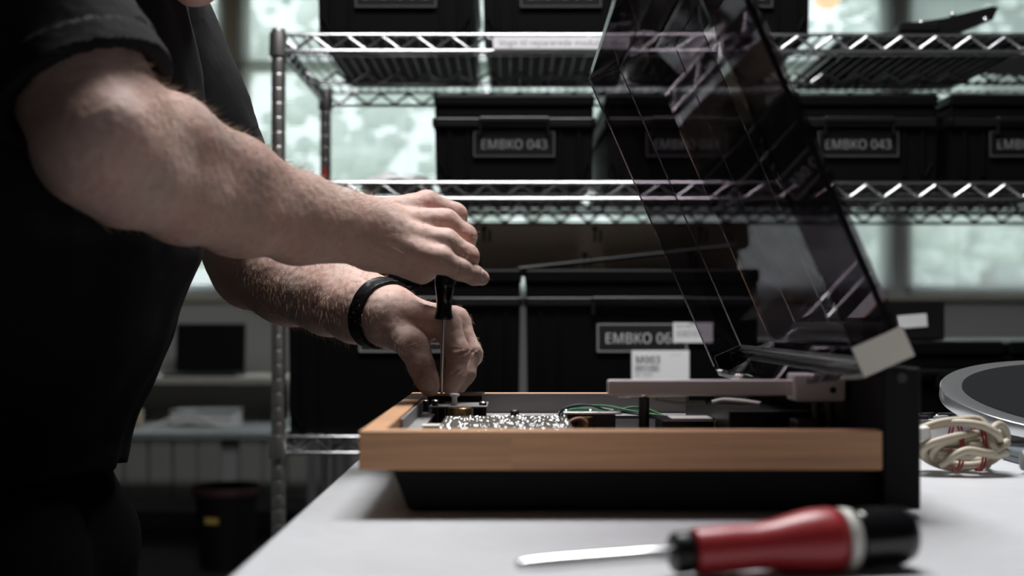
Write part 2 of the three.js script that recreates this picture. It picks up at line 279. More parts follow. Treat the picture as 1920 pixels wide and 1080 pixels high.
// ------------------------------------------------------------------ crates
const printTexture = (text, bright, frame, lw) => canvasTexture(640, 208, (c, w, h) => {
  c.fillStyle = '#060606'; c.fillRect(0, 0, w, h); c.strokeStyle = frame; c.fillStyle = bright; c.lineWidth = lw;
  c.strokeRect(10, 10, w - 20, h - 20); c.font = '100px sans-serif'; c.textAlign = 'center'; c.textBaseline = 'middle'; c.fillText(text, w / 2, h / 2 + 4, w - 100);
});
const print043 = new THREE.MeshPhysicalMaterial({ map: printTexture('EMBKO 043', '#6a6a6c', '#454547', 8), roughness: 0.5, specularIntensity: 0.3 });
const print065 = new THREE.MeshStandardMaterial({ map: printTexture('EMBKO 065', '#b2b3b4', '#8a8b8c', 9), roughness: 0.5 });
function crate(w, h, d, lid, print, printAt, printW) {   // origin: bottom, centre of the front face
  const o = new THREE.Group(); o.name = 'crate';
  const t = 0.006, s = new THREE.Shape();
  const hull = new THREE.BoxGeometry(w - 0.008, h, d - 0.02, 1, 1, 1), p = hull.attributes.position;
  for (let i = 0; i < p.count; i++) { const k = p.getY(i) < 0 ? 0.985 : 1; p.setX(i, p.getX(i) * k); p.setZ(i, p.getZ(i) * k); }
  hull.computeVertexNormals(); hull.translate(0, h / 2, -d / 2);
  const ribs = [hull];
  const zf = -0.009;
  for (const sx of [-1, 1]) {
    ribs.push(box(sx * (w / 2 - 0.03) - 0.003, sx * (w / 2 - 0.03) + 0.003, 0.012, h - 0.02, zf - 0.006, zf + 0.003, 0.0015));
    ribs.push(box(sx * (w / 2 - 0.062) - 0.0025, sx * (w / 2 - 0.062) + 0.0025, 0.012, h - 0.02, zf - 0.006, zf + 0.002, 0.001));
    ribs.push(rod(V(sx * (w / 2 - 0.028), 0.004, zf - 0.003), V(sx * (w / 2 - 0.014), 0.036, zf - 0.001), 0.003, 0.003, 6));
  }
  part(o, 'crate_body', merge(ribs), M.crate);
  part(o, 'rim', merge([box(-w / 2, w / 2, h - 0.016, h, -d, -d + 0.012, 0.003), box(-w / 2, w / 2, h - 0.016, h, -0.012, 0, 0.003), box(-w / 2, -w / 2 + 0.012, h - 0.016, h, -d, 0, 0.003), box(w / 2 - 0.012, w / 2, h - 0.016, h, -d, 0, 0.003)]), M.crateRim);
  part(o, 'handle', merge([box(-w * 0.215, w * 0.215, h - 0.009, h + 0.001, -0.004, 0.008, 0.003), box(-w * 0.215, -w * 0.2, h - 0.032, h - 0.004, -0.012, 0.006, 0.002), box(w * 0.2, w * 0.215, h - 0.032, h - 0.004, -0.012, 0.006, 0.002)]), M.crateRim);
  if (lid) part(o, 'lid', merge([box(-w / 2 + 0.004, w / 2 - 0.004, h, h + lid * 0.5, -d + 0.01, -0.012, 0.004), box(-w / 2 + 0.002, w / 2 - 0.002, h + lid * 0.5, h + lid, -d + 0.004, -0.006, 0.005)]), M.crate);
  if (print) part(o, 'printed_label', new THREE.PlaneGeometry(printW, printW * 0.325).rotateX(-0.02).translate(0, printAt, zf + 0.0026), print);
  return o;
}
function place(c, name, label, category, pos, group, turn = 0) { c.name = numbered(name); c.userData = { label, category, group }; c.position.copy(pos); c.rotation.y = turn; scene.add(c); return c; }
const small = crate(0.29, 0.116, 0.55, 0.042, print043, 0.07, 0.146);
const tall = crate(0.286, 0.145, 0.55, 0.0, print043, 0.0765, 0.146);
const cx = px => (px - 960) / F * 2.42;
[[741, 'leftmost'], [1052, 'middle'], [1375, 'rightmost']].forEach(([px, w], i) => place(i ? tall.clone() : tall, 'crate', `black plastic crate printed EMBKO 043 on the top shelf, ${w} of three`, 'crate', V(cx(px), 1.5405, -2.425), 'crates on the top shelf', [0.004, -0.006, 0.01][i]));
[[964, 'beside the empty shelf end'], [1289, 'behind the smoked dust cover'], [1612, 'just clear of the dust cover'], [1936, 'cut off by the picture edge']].forEach(([px, w], i) => place(i ? small.clone() : small, 'crate', `black lidded crate printed EMBKO 043, middle shelf, ${w}`, 'crate', V(cx(px), 1.2815, -2.425), 'crates on the middle shelf', [0, 0.008, -0.005, 0.004][i]));
const deep = crate(0.42, 0.243, 0.5, 0.05, print065, 0.171, 0.162);
place(deep, 'crate', 'tall black crate on the lower shelf behind the hands and the wrist band', 'crate', V(cx(757), 0.8365, -2.425), 'tall crates on the lower shelf', 0.004);
const deep2 = place(deep.clone(), 'crate', 'tall black crate printed EMBKO 065 with two white barcode stickers', 'crate', V(cx(1205), 0.8365, -2.425), 'tall crates on the lower shelf', -0.012);
const low = crate(0.415, 0.115, 0.5, 0.05, null);
[[1668, 'behind the tape on the dust cover'], [2115, 'above the platter, at the picture edge']].forEach(([px, w], i) => place(i ? low.clone() : low, 'crate', `low black lidded crate on the lower shelf ${w}`, 'crate', V(cx(px), 0.8365, -2.425), 'low crates on the lower shelf', i * 0.006));
{ // stickers
  const bars = (c, x, y, w, h) => { let k = x; while (k < x + w) { const b = 2 + Math.floor(rnd() * 6); c.fillRect(k, y, b, h); k += b + 2 + Math.floor(rnd() * 5); } };
  const t1 = canvasTexture(512, 300, (c) => { c.fillStyle = '#dcdcdd'; c.fillRect(0, 0, 512, 300); c.fillStyle = '#3a3a3c'; c.font = 'bold 90px sans-serif'; c.fillText('M003', 26, 110); c.globalAlpha = 0.75; bars(c, 28, 122, 215, 62); c.font = 'bold 26px sans-serif'; c.fillText('BJTK  000336', 28, 216); c.globalAlpha = 0.5; c.font = '20px sans-serif'; c.fillText('26.06.2017', 350, 40); c.fillText('75113.00703.10', 30, 250); });
  const t2 = canvasTexture(512, 256, (c) => { c.fillStyle = '#d4d4d5'; c.fillRect(0, 0, 512, 256); c.fillStyle = '#5a5a5c'; c.font = 'bold 44px sans-serif'; c.fillText('M003708', 30, 62); c.globalAlpha = 0.6; bars(c, 40, 96, 330, 90); });
  part(deep2, 'sticker', new RoundedBoxGeometry(0.102, 0.0635, 0.0006, 2, 0.0003).translate(0.0325, 0.117, -0.0061), M.paper);
  part(deep2, 'sticker_print', new THREE.PlaneGeometry(0.1, 0.0615).translate(0.0325, 0.117, -0.0057), new THREE.MeshStandardMaterial({ map: t1, roughness: 0.6 }));
  part(deep2, 'sticker', box(0.055, 0.125, 0.162, 0.198, -0.0064, -0.0058), M.paper);
  part(deep2, 'sticker_print', new THREE.PlaneGeometry(0.069, 0.035).translate(0.09, 0.18, -0.0056), new THREE.MeshStandardMaterial({ map: t2, roughness: 0.6 }));
}
{ // cartons and sheet on the tall crates, box on the low crate
  const yb = 0.8365 + 0.243 + 0.05, mark = std(0.03, 0.03, 0.03, 0.8);
  const arrow = x => [box(x - 0.008, x - 0.003, 0.012, 0.036, -0.0002, 0.0003), box(x + 0.003, x + 0.008, 0.012, 0.036, -0.0002, 0.0003), new THREE.CylinderGeometry(0.009, 0.009, 0.0006, 3).rotateX(Math.PI / 2).translate(x - 0.0055, 0.038, 0)];
  [['lower', 0, 0, 0.052], ['upper', 0.052, 0.02, 0.047]].forEach(([w, dy, dx, h]) => {
    const c = thing('carton', `long flat brown carton lying on the tall crates, ${w} of two`, 'box', V(0.03 + dx, yb + dy + 0.0005, -2.72), 'flat cartons on the crates');
    part(c, 'carton_body', box(-0.42, 0.42, 0, h, -0.17, 0, 0.002), M.carton);
    for (const x of [-0.32, -0.1, 0.12, 0.33]) part(c, 'print_mark', merge(arrow(x)).translate(0, 0, 0.0004), mark);
  });
  const sh = box(-0.2, 0.2, 0, 0.0015, -0.1, 0.1).rotateZ(0.11).rotateY(0.1).translate(0.2, yb + 0.024, -2.56);
  single('cardboard_sheet', sh, std(0.3, 0.3, 0.3, 0.7), 'thin grey sheet lying tilted on the tall crate', 'sheet');
  const bb = thing('black_box', 'small black box with a crumpled white label on a low crate', 'box', V(cx(1735), 0.8365 + 0.165 + 0.001, -2.5));
  part(bb, 'box_body', box(-0.06, 0.06, 0, 0.072, -0.12, 0, 0.004), M.blackMatte);
  part(bb, 'label', box(-0.024, 0.03, 0.022, 0.046, 0, 0.002, 0.001).rotateZ(0.08), M.paper);
  // middle shelf, empty end: a crumpled bag
  const bag = new THREE.IcosahedronGeometry(1, 4), p = bag.attributes.position;
  for (let i = 0; i < p.count; i++) { const v = V(p.getX(i), p.getY(i), p.getZ(i)), k = 1 + 0.35 * noise.noise(v.x * 2.3, v.y * 2.3 + 4, v.z * 2.3) + 0.2 * noise.noise(v.x * 6, v.y * 6, v.z * 6 + 9); p.setXYZ(i, v.x * 0.062 * k + v.x * 0.004, Math.max(-0.008, v.y * 0.02 * k), v.z * 0.09 * k); }
  bag.computeVertexNormals();
  single('plastic_bag', toCreasedNormals(bag, 0.6).translate(-0.215, 1.2895, -2.55), std(0.55, 0.55, 0.55, 0.45), 'crumpled pale plastic bag at the empty end of the middle shelf', 'bag');
  // top shelf, far end
  const tr = thing('tray', 'flat black tray on the top shelf beyond the crates', 'tray', V(0.78, 1.5405, -2.72));
  part(tr, 'tray_base', box(-0.17, 0.17, 0, 0.006, -0.27, 0.24, 0.002), M.blackMatte);
  part(tr, 'tray_edge', merge([box(-0.17, 0.17, 0, 0.018, 0.235, 0.24), box(-0.17, 0.17, 0, 0.018, -0.27, -0.265), box(-0.17, -0.165, 0, 0.018, -0.27, 0.24), box(0.165, 0.17, 0, 0.018, -0.27, 0.24)]), M.blackMatte);
  const arm = thing('black_bracket', 'black pointed metal bracket sticking up from the flat tray', 'bracket', V(0.8, 1.56, -2.5));
  const bs = new THREE.Shape(); [[-0.1, 0], [0.01, 0], [0.07, 0.024], [0.079, 0.044], [0.07, 0.046], [-0.02, 0.024], [-0.1, 0.013]].forEach(([x, y], i) => i ? bs.lineTo(x, y) : bs.moveTo(x, y));
  part(arm, 'blade', new THREE.ExtrudeGeometry(bs, { depth: 0.02, bevelEnabled: true, bevelSize: 0.001, bevelThickness: 0.001, bevelSegments: 2 }), M.black);
  part(arm, 'block', box(-0.1, -0.03, 0, 0.016, -0.02, 0.03, 0.003), M.black);
  part(arm, 'screw', merge([new THREE.SphereGeometry(0.005, 10, 8).translate(0.0, 0.034, 0.01), new THREE.SphereGeometry(0.005, 10, 8).translate(-0.06, 0.017, 0.02), new THREE.SphereGeometry(0.005, 10, 8).translate(0.055, 0.022, 0.024)]), M.silver);
  single('paper_sheet', box(-0.11, 0.11, 0, 0.004, -0.16, 0.16).rotateY(0.35).translate(1.06, 1.5408, -2.66), M.paper, 'stack of white paper on the top shelf beyond the tray', 'paper');
  single('wooden_block', box(-0.06, 0.06, 0, 0.03, -0.03, 0.03, 0.003).rotateY(-0.2).translate(1.06, 1.5451, -2.7), std(0.3, 0.17, 0.09, 0.7), 'brown wooden block lying on the paper stack', 'block');
}

// ------------------------------------------------------------------ workbench
{
  const t = thing('workbench', 'workbench with a pale grey laminate top under the turntable', 'table', V(0.55, 0, -0.75));
  wpart(t, 'bench_top', metricUV(box(-0.131, 1.5, TABLE - 0.028, TABLE, -1.62, -0.1, 0.0015)), M.table);
  wpart(t, 'edge_band', merge([box(-0.1325, -0.1305, TABLE - 0.0285, TABLE - 0.0015, -1.62, -0.1), box(-0.131, 1.5, TABLE - 0.0285, TABLE - 0.0015, -1.6215, -1.6195)]), M.edge);
  for (const x of [-0.09, 1.42]) for (const z of [-1.56, -0.22]) wpart(t, 'leg', box(x, x + 0.05, 0, TABLE - 0.03, z, z + 0.05, 0.004), M.steel);
  wpart(t, 'apron', merge([box(-0.08, 1.46, TABLE - 0.09, TABLE - 0.029, -1.55, -1.53), box(-0.08, 1.46, TABLE - 0.09, TABLE - 0.029, -0.2, -0.18)]), M.steel);
}

// ------------------------------------------------------------------ turntable
const R = (x, y, z) => V(x, CAMY + y, z);   // height counted from the lens
const TX0 = -0.093, TX1 = 0.2245, TX2 = 0.2477, TZ0 = -1.27, TZ1 = -0.83, TYT = CAMY - 0.067, TYB = CAMY - 0.0911;
const deckPlayer = thing('turntable', 'opened record player with wooden frame and raised smoked dust cover on the bench', 'turntable', V(0.077, TABLE, -1.05));
{
  const P = (n, g, m, e) => wpart(deckPlayer, n, g, m, e);
  const bt = 0.015;
  P('frame_board', metricUV(box(TX0, TX1, TYB, TYT, TZ1 - bt, TZ1, 0.0012)), M.wood, { label: 'wooden side board facing the camera' });
  P('frame_board', metricUV(box(TX0, TX1, TYB, TYT, TZ0, TZ0 + 0.006, 0.0012)), M.wood);
  P('frame_board', metricUV(box(TX0, TX0 + bt, TYB, TYT - 0.0002, TZ0 + 0.006, TZ1 - bt, 0.0012)), M.wood);
  // base: tapered black tray on four feet
  const s = new THREE.Shape(); s.moveTo(TX0 + 0.019, TYB); s.lineTo(TX0 + 0.029, TABLE + 0.003); s.lineTo(TX2 - 0.001, TABLE + 0.003); s.lineTo(TX2 - 0.001, TYB);
  P('base', new THREE.ExtrudeGeometry(s, { depth: 0.406, bevelEnabled: true, bevelSize: 0.001, bevelThickness: 0.001, bevelSegments: 1 }).translate(0, 0, TZ0 + 0.012), M.blackMatte);
  for (const x of [TX0 + 0.05, TX2 - 0.035]) for (const z of [TZ0 + 0.035, TZ1 - 0.045]) P('foot', new THREE.CylinderGeometry(0.012, 0.011, 0.0035, 20).translate(x, TABLE + 0.00175, z), M.blackMatte);
  P('rear_housing', box(TX1 + 0.0006, TX2, TABLE + 0.004, CAMY - 0.029, TZ0, TZ1, 0.0015), M.blackMatte);
  P('housing_screw', new THREE.CylinderGeometry(0.003, 0.003, 0.001, 14).rotateX(Math.PI / 2).translate(0.236, CAMY - 0.035, TZ1 + 0.0005), M.darkMetal);
  // metal chassis
  P('chassis_floor', box(TX0 + bt, TX1, TYB + 0.001, TYB + 0.003, TZ0 + 0.007, TZ1 - bt), M.darkMetal);
  P('chassis_wall', merge([box(-0.0277, TX1, TYB + 0.003, TYT - 0.001, TZ0 + 0.0065, TZ0 + 0.009), box(-0.0277, TX1, TYB + 0.003, TYB + 0.0055, TZ0 + 0.009, TZ0 + 0.045)]), M.chassis);
  P('chassis_wall', box(TX0 + bt, -0.0277, TYB + 0.003, TYT - 0.003, TZ0 + 0.0065, TZ0 + 0.008), M.blackMatte);
  P('bracket', merge([box(-0.0765, -0.075, TYB + 0.003, TYT - 0.001, -1.2, -0.94), box(-0.0765, -0.064, TYB + 0.012, TYB + 0.0135, -1.2, -0.94)]), M.chassis);
  // circuit board, solder side up
  const PY = CAMY - 0.076;
  const board = P('circuit_board', box(-0.052, 0.043, PY - 0.0016, PY, -1.085, -0.905), M.pcb);
  const blobs = [], bg = new THREE.SphereGeometry(1, 10, 6, 0, Math.PI * 2, 0, Math.PI / 2);
  for (let k = 0; k < 290; k++) { const r = rr(0.0008, 0.0015); const g = bg.clone().scale(r, r * 1.15, r); g.translate(rr(-0.05, 0.041), PY, rr(-1.08, -0.91)); blobs.push(g); }
  wpart(board, 'solder_joints', merge(blobs), M.solder, { kind: 'stuff' });
  for (const [x, z] of [[-0.05, -1.08], [0.04, -1.08], [0.04, -0.92]]) wpart(board, 'standoff', rod(V(x, TYB + 0.003, z), V(x, PY - 0.0016, z), 0.003), M.darkMetal);
  // motor with white pulley on its bracket plate
  const my = CAMY - 0.0715;
  const mp = P('motor_plate', box(-0.069, -0.0205, my - 0.0012, my, -1.2, -1.131), M.chassis);
  for (const [x, z, r, t] of [[-0.0245, -1.15, 0.0032, 0.002], [-0.064, -1.142, 0.0026, 0.004], [-0.0735, -1.16, 0.003, 0.003]]) {
    wpart(mp, 'post', rod(V(x, TYB + 0.003, z), V(x, my + t, z), r, r, 14), M.darkMetal);
    wpart(mp, 'screw', lathe([[0, 0.0016], [0.002, 0.0013], [0.0032, 0.0002], [0.0032, 0]], 14).translate(x, my + t, z), M.silver);
  }
  const mo = P('motor', lathe([[0, 0], [0.0103, 0], [0.0105, 0.0008], [0.0105, 0.0155], [0.0095, 0.0168], [0.004, 0.017], [0, 0.017]], 36).translate(-0.0422, TYB + 0.0032, -1.118), M.brass, { label: 'brass coloured motor can' });
  wpart(mo, 'pulley', lathe([[0, 0], [0.0034, 0], [0.0034, 0.0008], [0.0024, 0.0016], [0.0022, 0.0068], [0.0042, 0.0078], [0.0042, 0.0094], [0.0026, 0.01], [0, 0.01]], 28).translate(-0.0482, my, -1.15), M.white, { label: 'white plastic pulley' });
  P('screw_post', lathe([[0, 0], [0.0034, 0], [0.0034, 0.017], [0.0026, 0.0185], [0, 0.0188]], 18).translate(-0.0603, TYB + 0.003, -1.175), M.darkMetal);
  P('spring_strip', box(-0.055, -0.024, CAMY - 0.064, CAMY - 0.0632, -1.205, -1.19), M.darkMetal);
  for (const [x, z, w, h] of [[-0.058, -1.0, 0.016, 0.012], [-0.044, -0.985, 0.011, 0.006], [-0.066, -1.02, 0.008, 0.008]]) P('connector', box(x - w / 2, x + w / 2, TYB + 0.003, TYB + 0.003 + h, z - 0.008, z + 0.008, 0.001), M.ivory, { label: 'white plug connector' });
  P('wire_clip', new THREE.ConeGeometry(0.0035, 0.016, 10).translate(-0.0745, TYB + 0.013, -0.9), M.white);
  P('spindle_post', lathe([[0, 0], [0.0036, 0], [0.0036, 0.015], [0.003, 0.0165], [0, 0.017]], 18).translate(0.0022, TYB + 0.003, -1.09), M.darkMetal);
  // switch assembly with wires
  const sw = P('switch_block', merge([box(0.044, 0.082, TYB + 0.003, CAMY - 0.0745, -1.11, -1.085, 0.001)]), M.darkMetal);
  wpart(sw, 'switch_cover', box(0.0405, 0.0865, CAMY - 0.0745, CAMY - 0.0725, -1.115, -1.08, 0.0006), M.silver);
  wpart(sw, 'coil', rod(V(0.0575, TYB + 0.004, -1.075), V(0.0575, CAMY - 0.076, -1.075), 0.0055, 0.0055, 20), M.brass);
  for (const x of [0.0435, 0.063, 0.083]) wpart(sw, 'screw', new THREE.SphereGeometry(0.0022, 12, 8).scale(1, 0.5, 1).translate(x, CAMY - 0.0724, -1.098), M.silver);
  const tw = (n, pts, m, r = 0.0009) => P(n, tube(pts.map(p => R(...p)), r, 50, 7), m);
  tw('wire', [[0.038, -0.08, -1.1], [0.039, -0.0735, -1.1], [0.048, -0.069, -1.1], [0.062, -0.0685, -1.1], [0.075, -0.072, -1.1], [0.1, -0.0755, -1.1], [0.116, -0.077, -1.08]], M.navy);
  tw('wire', [[0.0395, -0.081, -1.1], [0.041, -0.0745, -1.1], [0.05, -0.07, -1.1], [0.075, -0.069, -1.1], [0.095, -0.0725, -1.09], [0.118, -0.0755, -1.08]], M.green);
  tw('wire', [[0.041, -0.081, -1.095], [0.045, -0.0725, -1.095], [0.08, -0.073, -1.1], [0.097, -0.07, -1.1], [0.108, -0.071, -1.09], [0.12, -0.076, -1.08]], M.green);
  tw('wire', [[0.0375, -0.081, -1.105], [0.0382, -0.075, -1.105], [0.046, -0.0705, -1.105], [0.06, -0.0698, -1.105], [0.082, -0.073, -1.105]], M.white);
  tw('wire', [[0.04, -0.085, -1.06], [0.046, -0.078, -1.06], [0.054, -0.0765, -1.062], [0.058, -0.08, -1.062]], std(0.5, 0.22, 0.16, 0.5), 0.0013);
  P('lever_post', lathe([[0, 0], [0.0042, 0], [0.0042, 0.0265], [0.003, 0.029], [0, 0.0292]], 20).translate(0.104, TYB + 0.003, -1.08), M.darkMetal);
  P('lever', merge([box(0.088, 0.14, CAMY - 0.0605, CAMY - 0.0597, -1.083, -1.077), box(0.083, 0.093, CAMY - 0.0612, CAMY - 0.0604, -1.086, -1.074)]), M.silver);
  P('lever_block', box(0.138, 0.158, CAMY - 0.063, CAMY - 0.059, -1.09, -1.07, 0.0008), M.black);
  tw('wire', [[0.113, -0.0625, -1.08], [0.12, -0.064, -1.08], [0.14, -0.066, -1.08], [0.16, -0.0655, -1.075], [0.166, -0.067, -1.07]], M.cream, 0.001);
  P('spring_post', rod(R(0.113, -0.0625, -1.08), R(0.113, -0.0588, -1.08), 0.0012), M.brass);
  P('black_cover', box(0.112, 0.151, TYB + 0.003, CAMY - 0.0748, -1.075, -1.02, 0.001), M.black);
  P('cover_strip', box(0.12, 0.151, CAMY - 0.0748, CAMY - 0.0738, -1.06, -1.03, 0.0004), M.ivory);
  P('black_cover', box(0.152, 0.222, TYB + 0.003, CAMY - 0.0635, -1.2, -0.96, 0.0012), M.black);
  tw('wire', [[0.152, -0.063, -1.04], [0.16, -0.0612, -1.04], [0.17, -0.0612, -1.03], [0.185, -0.0628, -1.02]], M.ivory, 0.0022);
  tw('wire', [[0.1515, -0.086, -1.02], [0.1515, -0.075, -1.02], [0.155, -0.0745, -1.02], [0.157, -0.086, -1.02]], std(0.35, 0.3, 0.05, 0.5), 0.0005);
  P('link_plate', merge([box(0.1, 0.135, TYB + 0.003, TYB + 0.007, -0.99, -0.93, 0.0008), box(0.06, 0.085, TYB + 0.003, TYB + 0.0125, -0.965, -0.93, 0.002)]), M.ivory);
  // tonearm: square tube, pivot block on two columns
  const az = -0.93;
  const arm = P('tonearm', merge([box(0.065, 0.199, CAMY - 0.0508, CAMY - 0.0405, az - 0.0055, az + 0.0055, 0.0012), box(0.0648, 0.0735, CAMY - 0.0505, CAMY - 0.0412, az - 0.005, az + 0.005, 0.001)]), M.armGrey, { label: 'grey square tonearm tube' });
  const pv = wpart(arm, 'pivot_block', box(0.189, 0.2235, CAMY - 0.0545, CAMY - 0.0362, az - 0.014, az + 0.014, 0.0018), M.armGrey);
  wpart(arm, 'pivot_hole', new THREE.CylinderGeometry(0.0022, 0.0022, 0.0006, 18).rotateX(Math.PI / 2).translate(0.2145, CAMY - 0.0468, az + 0.0142), M.black);
  for (const x of [0.2065, 0.2155]) wpart(arm, 'column', rod(V(x, TYB + 0.003, az), V(x, CAMY - 0.054, az), 0.003, 0.003, 14), M.darkMetal);
  P('arm_rest_block', box(0.19, 0.205, TYB + 0.003, TYT, -0.94, -0.915, 0.001), M.darkMetal);
  // hinge
  P('hinge_rod', rod(V(0.2135, CAMY - 0.027, TZ0 + 0.004), V(0.2135, CAMY - 0.027, TZ1 - 0.005), 0.0042, 0.0042, 18), std(0.5, 0.51, 0.52, 0.25, 0.9));
  P('hinge_post', box(0.2, 0.2045, TYB + 0.003, CAMY - 0.03, TZ0 + 0.012, TZ0 + 0.018, 0.0006), M.black);
  P('hinge_post', box(0.2105, 0.2165, TYB + 0.003, CAMY - 0.029, TZ0 + 0.05, TZ0 + 0.056, 0.0006), M.black);
}
// dust cover: a shell lofted from rings; u runs from hinge to front, v from rim to top plate
{
  const L = 0.295, HH = 0.0605, Wd = TZ1 - TZ0, t = 0.003;
  const eu = V(-0.399, 0.917, 0).normalize(), ev = V(0.917, 0.399, 0).normalize(), O = R(0.185 + 0.0032, -0.0395 - 0.0073, TZ0);
  const at = (u, v, w) => O.clone().addScaledVector(eu, u).addScaledVector(ev, v).add(V(0, 0, w));
  const ring = (inset, v0, c) => { const v = (w, u) => (w > Wd - (u < 0.03 ? 0.128 : 0.012) ? Math.max(v0, HH * 0.47 + v0 * 0.04) : v0); const a = inset, b = L - inset, d = inset, e = Wd - inset, q = [];   // rounded corners
    for (const [cx, cy, s] of [[b - c, e - c, 0], [a + c, e - c, 1], [a + c, d + c, 2], [b - c, d + c, 3]]) {
      if (s === 0) q.push(at(b, v(e - 0.014, b), e - 0.014));
      for (let k = 0; k <= 4; k++) { const an = (s + k / 4) * Math.PI / 2, w = cy + c * Math.sin(an); const u = cx + c * Math.cos(an); q.push(at(u, v(w, u), w)); }
      if (s === 1) q.push(at(a, v(e - 0.13, a), e - 0.13));
    }
    return q; };
  const rings = [ring(0, 0, 0.003), ring(0.0004, 0.0006, 0.003), ring(0.0008, HH * 0.5 - 0.0008, 0.003), ring(0.0022, HH * 0.5 + 0.0006, 0.003), ring(0.0026, HH - 0.0022, 0.003), ring(0.0044, HH, 0.0024), ring(0.0052, HH, 0.0018),
    null, ring(0.0066, HH - t, 0.001), ring(0.0054, HH - t - 0.001, 0.0012), ring(0.0022 + t, HH * 0.5, 0.001), ring(t + 0.0006, 0.001, 0.001), ring(t, 0, 0.001)];
  const pos = [], n = 22;
  const tri = (a, b, c) => pos.push(...a.toArray(), ...b.toArray(), ...c.toArray());
  const quads = (r, s) => { for (let k = 0; k < n; k++) { const m = (k + 1) % n; tri(r[k], s[k], r[m]); tri(r[m], s[k], s[m]); } };
  const cap = (r, flip) => { const c = r.reduce((a, b) => a.clone().add(b), V(0, 0, 0)).multiplyScalar(1 / n); for (let k = 0; k < n; k++) { const m = (k + 1) % n; flip ? tri(c, r[m], r[k]) : tri(c, r[k], r[m]); } };
  for (let k = 0; k < 6; k++) quads(rings[k], rings[k + 1]);
  cap(rings[6], false); cap(rings[8], true);
  for (let k = 8; k < 12; k++) quads(rings[k], rings[k + 1]);
  quads(rings[12], rings[0]);
  let g = new THREE.BufferGeometry(); g.setAttribute('position', new THREE.Float32BufferAttribute(pos, 3)); g.computeVertexNormals();
  // make sure faces point outwards
  { const p = g.attributes.position; let vol = 0; const a = V(), b = V(), c = V(); for (let i = 0; i < p.count; i += 3) { a.fromBufferAttribute(p, i); b.fromBufferAttribute(p, i + 1); c.fromBufferAttribute(p, i + 2); vol += a.sub(O).dot(b.sub(O).cross(c.sub(O))); } if (vol < 0) { for (let i = 0; i < p.count; i += 3) { const x = [p.getX(i), p.getY(i), p.getZ(i)]; p.setXYZ(i, p.getX(i + 1), p.getY(i + 1), p.getZ(i + 1)); p.setXYZ(i + 1, ...x); } } }
  g.computeVertexNormals();
  const dc = wpart(deckPlayer, 'dust_cover', g, M.acrylic, { label: 'raised smoked acrylic dust cover' });
  const inLid = (u0, u1, v0, v1, w0, w1, r) => { const b = box(v0, v1, u0, u1, w0, w1, r), m = new THREE.Matrix4().makeBasis(ev, eu, V(0, 0, 1)).setPosition(O); return b.applyMatrix4(m); };
  const clear = new THREE.MeshPhysicalMaterial({ color: rgb(1, 1, 1), roughness: 0.05, transmission: 1, thickness: 0.001, ior: 1.49 });
  for (const [v, i] of [[0.0004, 0.0015], [HH * 0.5, 0.0042]]) {
    wpart(dc, 'polished_edge', rod(at(0.004, v, i), at(L - i, v, i), 0.0007, 0.0007, 8), clear);
    wpart(dc, 'polished_edge', rod(at(L - i, v, i), at(L - i, v, Wd - 0.014), 0.0007, 0.0007, 8), clear);
  }
  const bead = (u0, u1, w0, w1) => rod(at(u0, HH - 0.0045, w0), at(u1, HH - 0.0045, w1), 0.002, 0.002, 10);
  const q = 0.0068;
  for (const [u0, u1, w0, w1] of [[q, L - q, Wd - q, Wd - q]]) wpart(dc, 'corner_bead', bead(u0, u1, w0, w1), M.black);
  wpart(dc, 'tape', inLid(0.001, 0.0205, HH * 0.46, HH + 0.0006, Wd + 0.0001, Wd + 0.0006), M.tape, { label: 'strip of cream tape on the cover corner' });
  wpart(dc, 'hinge_strip', merge([inLid(-0.006, -0.0003, 0.001, HH * 0.56, 0.0, Wd - 0.15, 0.001), inLid(-0.005, 0.013, 0.003, HH * 0.5, 0.0042, 0.0075, 0.001)]), M.blackGloss);
}

// ------------------------------------------------------------------ tools and parts on the bench
{
  // screwdriver in the hand: origin at its tip
  const tip = W(828, 738, 1.175), top = W(837, 432, 1.172), up = top.clone().sub(tip).normalize();
  const s = thing('screwdriver', 'small screwdriver with black handle held upright in the hand', 'screwdriver', tip); s.quaternion.setFromUnitVectors(V(0, 1, 0), up);
  part(s, 'blade', lathe([[0, 0], [0.0012, 0], [0.0016, 0.003], [0.0019, 0.007], [0.0019, 0.068], [0, 0.068]], 18), M.silver);
  const hp = [[0, 0.0635], [0.0072, 0.0635], [0.0082, 0.0645], [0.0078, 0.067], [0.0066, 0.073], [0.0068, 0.081], [0.0085, 0.089], [0.0092, 0.094], [0.0092, 0.134], [0.0078, 0.1385], [0, 0.139]];
  const h = lathe(hp, 36), p = h.attributes.position;
  for (let i = 0; i < p.count; i++) { const a = Math.atan2(p.getZ(i), p.getX(i)), r = Math.hypot(p.getX(i), p.getZ(i)), f = p.getY(i) > 0.088 ? 1 - 0.06 * (0.5 + 0.5 * Math.cos(a * 6)) : 1; p.setX(i, Math.cos(a) * r * f); p.setZ(i, Math.sin(a) * r * f); }
  h.computeVertexNormals(); part(s, 'handle', h, M.blackGloss);
}
